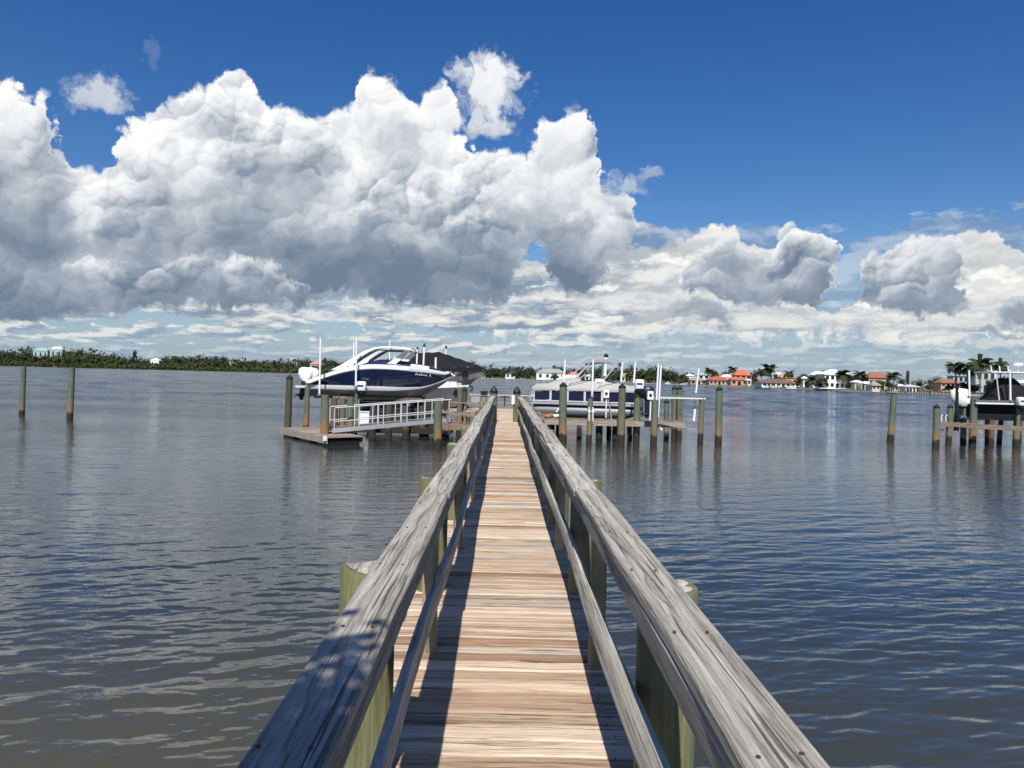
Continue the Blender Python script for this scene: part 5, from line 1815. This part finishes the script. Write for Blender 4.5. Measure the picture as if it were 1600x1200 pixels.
# left shore
house(52, 74, 543, 548, 558, 'aqua roofed mansion rising over the wood at the far left', 'aqua', 'aqua', d=1060, floors=2, wins=3, depth=8)
house(78, 97, 541, 546, 558, 'pale aqua house just right of the larger aqua roofed mansion at far left', 'aqua', 'palegrey', d=1062, floors=2, wins=2, depth=8)
house(235, 248, 560, 563, 570, 'small white house in the tree gap on the far left shore', 'white', 'white', d=1035, wins=2)
house(484, 508, 563, 569, 574, 'pinkish roofed house behind the white outboards of the navy boat', 'tan', 'pinktan', d=1010, wins=3)
house(356, 366, 565, 567, 571, 'tiny pale house among the trees far left, nearest the dark pile', 'cream', 'palegrey', d=1040, wins=2)
# middle
house(790, 817, 580, 584, 590.5, 'white house with dark roof across the bay just right of the pier end', 'white', 'dark', wins=4, floors=1)
house(838, 884, 576, 582.5, 592, 'white house with broad grey hip roof behind the pontoon boat bow', 'white', 'grey', wins=4)
house(887, 905, 580.5, 586.5, 594, 'white house with orange tiled roof right of the grey roofed house', 'white', 'orange', wins=3)
house(914, 934, 584.5, 588, 594, 'low white house seen under the bimini top', 'white', 'palegrey', wins=3)
house(970, 982, 583, 588, 597, 'small cream house with tan roof left of the tallest guide poles', 'cream', 'pinktan', wins=2)
house(752, 768, 581.5, 585, 591, 'tan house on the low shore just left of the pier end', 'tan', 'brown', wins=3)
# right shore
house(1073, 1084, 584, 587, 592, 'tiny white house left of the aqua roofed house', 'white', 'white', back=40, wins=2)
house(1091, 1108, 582, 586, 597, 'house with flat aqua roof and white walls behind the pink roofed house', 'white', 'aqua', back=30, wins=2, floors=2)
house(1079, 1104, 590, 594, 601, 'low tan roofed boathouse at the shore before the aqua roofed house', 'tan', 'tan', back=6, wins=3)
house(1108, 1140, 588, 594, 601, 'long low house with red tiled roof left of the orange red house', 'tan', 'red', back=12, wins=5)
house(1128, 1146, 585, 589, 594, 'white roofed house behind the long red roofed house', 'white', 'white', back=40, wins=3)
h7 = house(1148, 1174, 578, 586, 602, 'bright orange red two storey house with tiled roofs', 'coral', 'orange', back=16, wins=3, floors=2)
house(1142, 1168, 588.5, 593, 602, None, 'pink', 'orange', back=10, wins=3, floors=1, root=h7)
house(1168, 1173, 592, 594, 603, None, 'white', 'white', back=8, wins=1, root=h7, door=False)
house(1190, 1250, 592, 598.5, 604.5, 'long low house with brown roof and white walls before the palms', 'white', 'brown', back=8, wins=8)
house(1217, 1245, 583, 590, 598, 'pinkish tan roofed house behind the long brown roofed house', 'peach', 'pinktan', back=45, wins=4)
house(1207, 1226, 581.5, 586, 594, 'far white roofed house left of the pinkish tan roof', 'white', 'white', back=60, wins=3)
h10 = house(1288, 1328, 577, 585, 608, 'large bright white two storey house with white hip roof at the water', 'white', 'white', back=14, wins=5, floors=2, depth=10)
house(1270, 1290, 580, 585.5, 607, None, 'white', 'white', back=17, wins=2, floors=2, root=h10)
house(1255, 1266, 588, 591, 606, None, 'white', 'white', back=15, wins=1, root=h10)
d10 = shore_d(1300) + 12
mb = MB(); q = at(1300, 593.5, d10); mb.span(q.x - 3.2, q.x + 4.0, d10 - .2, d10 + 1.9, q.z - .12, q.z + .35); mb.build('balcony', WM['white'], h10)
for px_ in (1291, 1304, 1314):
    q = at(px_, 600, d10); mb = MB(); mb.tube([(q.x, d10, land_z(1300)), (q.x, d10, at(1300, 593.8, d10).z)], .16, 8); mb.build('column', WM['white'], h10)
mb = MB(); q = at(1302, 607, d10 - 5); mb.span(q.x - 7.5, q.x + 6.5, d10 - 9, d10 - 1, .9, at(1302, 606.5, d10 - 5).z); mb.build('terrace', WM['white'], h10)
house(1357, 1392, 581, 590, 604, 'house with terracotta hip roof half hidden by trees right of the white house', 'tan', 'terracotta', back=26, wins=4)
house(1336, 1347, 594, 597, 607, 'open white pavilion right of the large white house', 'white', 'white', back=5, name='pavilion', open_front=True, hip=True)
house(1351, 1362, 596, 599, 608, 'open white boat shelter between the pavilion and the cream gazebo', 'white', 'white', back=4, name='boat_shelter', open_front=True)
house(1363, 1375, 596, 602, 609, 'cream gazebo with dark openings at the shore before the terracotta roof', 'cream', 'tan', back=4, wins=2, name='gazebo', door=False)
house(1415, 1436, 601, 604, 615, 'white boathouse on the shore docks right of the lone pale green pile', 'white', 'palegrey', back=3, wins=4, name='boathouse')
house(1404, 1414, 600, 603, 611, 'small cream house behind the shore docks, left of the white boathouse', 'cream', 'white', back=14, wins=2)
house(1470, 1500, 592, 598, 612, 'peach house with terracotta roof left of the tall palms', 'peach', 'terracotta', back=20, wins=4, floors=2)
house(1489, 1513, 583, 587, 606, 'pale aqua house behind the trunks of the tall palms', 'aqua', 'aqua', back=50, wins=3, floors=2)
house(1524, 1556, 566, 580, 604, 'big grey gabled house behind the tall palms at the right', 'grey', 'palegrey', back=30, wins=3, floors=2, hip=True)
house(1578, 1625, 594, 598, 610, 'long white house at the right edge behind the covered boat', 'white', 'white', back=18, wins=6)
house(1376, 1386, 588, 592, 600, 'peach house peeping between trees under the terracotta roof', 'peach', 'terracotta', back=50, wins=2)

# ---- palms and trees one can tell apart
palm(1200, 568, 600, 400, 13, 'tallest palm left of centre on the right shore, behind the brown roofed house', fronds=17)
palm(1190, 575, 598, 405, 9, 'shorter palm just left of the tallest palm behind the brown roofed house')
palm(1145, 571, 592, 445, 8, 'palm with feathery top behind the orange red house, at its left', fronds=12)
palm(1108, 574, 596, 460, 8, 'palm standing over the aqua roofed house')
palm(1318, 577, 607, 338, 12, 'shaggy palm at the right front corner of the large white house', fronds=18)
palm(1286, 588, 607, 338, 9, 'small palm in front of the middle of the large white house')
palm(1268, 586, 607, 338, 10, 'palm before the left wing of the large white house')
palm(1345, 579, 606, 325, 11, 'palm rising between the white house and the terracotta roof')
palm(1396, 580, 606, 300, 11, 'palm right of the terracotta roof')
palm(1493, 564, 612, 268, 13, 'leftmost tall palm with pale trunk before the far right houses', fronds=17, shoot=False, trunk_r=.30)
palm(1512, 566, 612, 264, 14, 'second tall palm from the left at the far right, close to its bigger neighbour', lean=-1, fronds=17, trunk_r=.26)
palm(1531, 558, 612, 258, 19, 'biggest palm with upright spear leaf before the grey gabled house', fronds=19, shoot=True, trunk_r=.26)
palm(1563, 563, 612, 250, 14, 'bushy palm right of the grey gabled house with upright spear leaf', fronds=19, shoot=True, trunk_r=.24)
palm(1233, 578, 600, 400, 9, 'palm between the brown roofed house and the white house, at the left')
for px_, yt, wp, back, lab, leaf in (
        (210, 545, 9, 30, 'lone slender tree sticking up from the far left wood', 'leaf_dark'),
        (120, 541, 34, 60, 'broad tree crowning the hill by the aqua house at far left', 'leaf_olive'),
        (275, 554, 26, 20, 'rounded tree right of the small white house on the far left shore', 'leaf_olive'),
        (507, 557, 12, 40, 'dark tree behind the pinkish roofed house', 'leaf_dark'),
        (730, 559, 34, 24, 'broad dark tree behind the bow of the black covered boat', 'leaf_dark'),
        (778, 573, 20, 20, 'tree between the tan house and the dark roofed white house', 'leaf_dark'),
        (828, 571, 18, 24, 'tree at the left end of the grey hip roof', 'leaf_dark'),
        (872, 571, 30, 60, 'wide dark tree behind the broad grey hip roof', 'leaf_dark'),
        (911, 574, 14, 10, 'bright green tree right of the orange tiled roof', 'leaf_bright'),
        (935, 570, 20, 45, 'dark tree behind the bimini top', 'leaf_dark'),
        (1000, 576, 22, 8, 'fresh green tree right of the small cream house', 'leaf_bright'),
        (1024, 571, 30, 20, 'high dark tree behind the close pair of guide poles', 'leaf_dark'),
        (1050, 577, 26, 14, 'spreading tree right of the close pair of guide poles', 'leaf_olive'),
        (1117, 577, 16, 40, 'dark tree behind the red roofed house, left part', 'leaf_dark'),
        (1133, 575, 16, 50, 'rounded tree behind the white roofed house, left of the orange red house', 'leaf_dark'),
        (1178, 578, 14, 26, 'dark tree hugging the right side of the orange red house', 'leaf_dark'),
        (1181, 588, 14, 4, 'round grey green bush before the right corner of the orange red house', 'leaf_olive'),
        (1212, 582, 16, 28, 'tree between the tallest palm and the pinkish tan roof', 'leaf_bright'),
        (1254, 580, 20, 18, 'dark tree left of the large white house', 'leaf_dark'),
        (1247, 588, 16, 5, 'bushy tree at the right end of the brown roofed house', 'leaf_olive'),
        (1262, 594, 14, 4, 'dark bush before the left wing of the large white house', 'leaf_dark'),
        (1279, 597, 12, 2, 'dark shrub at the foot of the large white house', 'leaf_dark'),
        (1283, 575, 14, 50, 'dark treetop peeping over the white hip roof', 'leaf_dark'),
        (1331, 583, 18, 20, 'dark leafy tree at the right wall of the large white house', 'leaf_dark'),
        (1325, 599, 12, 4, 'dark shrub between the white house and the open pavilion', 'leaf_dark'),
        (1352, 584, 26, 24, 'olive tree behind the white boat shelter', 'leaf_olive'),
        (1372, 592, 22, 12, 'olive tree in front of the terracotta roofed house', 'leaf_olive'),
        (1388, 594, 18, 8, 'olive tree at the right corner of the terracotta roofed house', 'leaf_olive'),
        (1408, 588, 24, 26, 'tree behind the small cream house by the shore docks', 'leaf_olive'),
        (1418, 575, 6, 40, 'tall narrow tree top standing alone right of the terracotta roof', 'leaf_dark'),
        (1434, 592, 24, 24, 'rounded tree behind the white boathouse', 'leaf_dark'),
        (1458, 586, 28, 24, 'broad dark tree between the boathouse and the peach house', 'leaf_dark'),
        (1452, 600, 16, 6, 'low olive tree by the water left of the peach house', 'leaf_olive'),
        (1483, 600, 16, 6, 'dark bush in front of the peach house', 'leaf_dark'),
        (1505, 596, 16, 4, 'olive bush behind the white outboard at the far right', 'leaf_olive'),
        (1522, 601, 24, 3, 'dark bush left of the black console cover at the far right', 'leaf_dark'),
        (1548, 592, 22, 14, 'dark tree in front of the grey gabled house', 'leaf_dark'),
        (1572, 586, 24, 20, 'pale green tree below the bushy palm at the far right', 'leaf_bright'),
        (1597, 603, 20, 6, 'dark round bush at the right edge of the photo', 'leaf_dark')):
    tree(px_, yt, shore_d(px_) + back, wp, lab, leaf)

# ---- shore docks and small craft by the right shore
def shore_dock(px0, px1, y, label, d=None, npile=7):
    d = d or shore_d((px0 + px1) / 2) - 8
    a, b = at(px0, y, d), at(px1, y, d)
    z = max(.7, a.z); a.z = b.z = z
    root = empty('shore_dock', (a.x, a.y, 0), label, 'dock', 'docks on the far right shore')
    mb = MB(); mb.bar(a, b, 1.6, .22); mb.build('deck', M['rail_x'], root)
    for k in range(npile):
        q = a.lerp(b, k / (npile - 1))
        mb = MB(); mb.tube([(q.x, q.y - .9, -1), (q.x, q.y - .9, z + RNG.uniform(.5, 1.9))], .16, 8); mb.build('piling', M['pile_dark'], root)


shore_dock(1384, 1412, 614, 'dark shore dock with many piles just left of the white boathouse', npile=9)
shore_dock(1414, 1450, 617, 'shore dock before the white boathouse', npile=10)
shore_dock(1452, 1492, 616, 'brown shore dock before the peach house', npile=8)
shore_dock(1196, 1214, 603, 'small dock before the long brown roofed house', npile=5)
shore_dock(1066, 1082, 600, 'small dock before the tan roofed boathouse', npile=5)


def far_boat(px, y, lenpx, label, d=None, cabin=True):
    d = d or shore_d(px) - 5
    p = at(px, y, d); L_ = lenpx * d / FPX
    root = empty('moored_boat', (p.x, p.y, 0), label, 'boat', 'small boats moored on the far shore')
    mb = MB()
    rings = []
    for i in range(9):
        t = i / 8
        hb = 1.1 * (1 - max(0, (t - .4) / .6) ** 2.2) + .02
        x = (t - .5) * L_
        rings.append([Vector((x, -hb, 1.15 + .3 * t)), Vector((x, -hb * .8, .3)), Vector((x, 0, .0 + .6 * max(0, t - .7))), Vector((x, hb * .8, .3)), Vector((x, hb, 1.15 + .3 * t))])
    mb.loft(rings); mb.build('hull', M['gel_white'], root, smooth=True, world=False)
    if cabin:
        mb = MB(); mb.span(-L_ * .18, L_ * .15, -.6, .6, 1.1, 2.1); mb.build('cabin', M['gel_white'], root, world=False, bevel=.08)
        mb = MB(); mb.span(-L_ * .20, L_ * .17, -.64, .64, 1.55, 1.9); mb.build('cabin_window', M['glass'], root, world=False)


far_boat(1043, 598, 9, 'small white boat at the shore left of the tan roofed boathouse')
far_boat(1068, 598, 10, 'white covered boat by the small dock before the tan roofed boathouse', cabin=False)
far_boat(1210, 603.5, 14, 'pale boat moored before the brown roofed house, left one', cabin=False)
far_boat(1236, 604, 16, 'white boat moored before the brown roofed house, right one')
far_boat(1398, 613, 12, 'white boat moored among the piles left of the white boathouse')
far_boat(1368, 611, 14, 'low white boat at the seawall before the cream gazebo', cabin=False)

# ---- tree on the bank behind the viewer: a bough of it shades the near end of the left rail
bank = MB()
pts = []
for off, z in ((0, -1.5), (1.5, .6), (6, 1.0), (60, 1.4)):
    pts.append([Vector((x, -3.4 - off + .5 * math.sin(x * .35), z)) for x in range(-80, 81, 4)])
bank.loft(pts, False, False, closed=False)
tag(bank.build('shore_bank', mm), kind='structure')
tr = empty('bank_tree', (-4.6, -6.5, 1.0), 'leafy tree on the bank whose bough shades the near end of the left rail', 'tree')
mb = MB()
mb.tube([(-4.6, -6.5, .2), (-4.5, -6.3, 2.5), (-4.2, -5.9, 4.5), (-3.8, -5.4, 6.6)], [.28, .23, .19, .10], 10)
mb.tube([(-4.3, -6.0, 4.0), (-3.0, -4.2, 5.0), (-1.6, -2.2, 5.4), (-.75, -.7, 5.3)], [.13, .10, .06, .03], 8)
mb.tube([(-3.0, -4.2, 5.0), (-1.8, -3.2, 5.9), (-1.0, -2.2, 6.1)], [.08, .05, .02], 7)
mb.build('trunk', M['bark'], tr, smooth=True)
mb = MB()
clumps(mb, (-4.2, -6.2, 6.4), (2.6, 2.4, 1.9), 1500, .12, lumps=14)
clumps(mb, (-2.2, -3.2, 5.6), (1.5, 1.3, .9), 900, .10, lumps=10)
clumps(mb, (-.74, -1.20, 5.3), (.42, .50, .35), 900, .06, lumps=14)
clumps(mb, (-.72, -.62, 5.3), (.40, .45, .35), 190, .05, lumps=12)
mb.build('crown', M['leaf_bright'], tr)
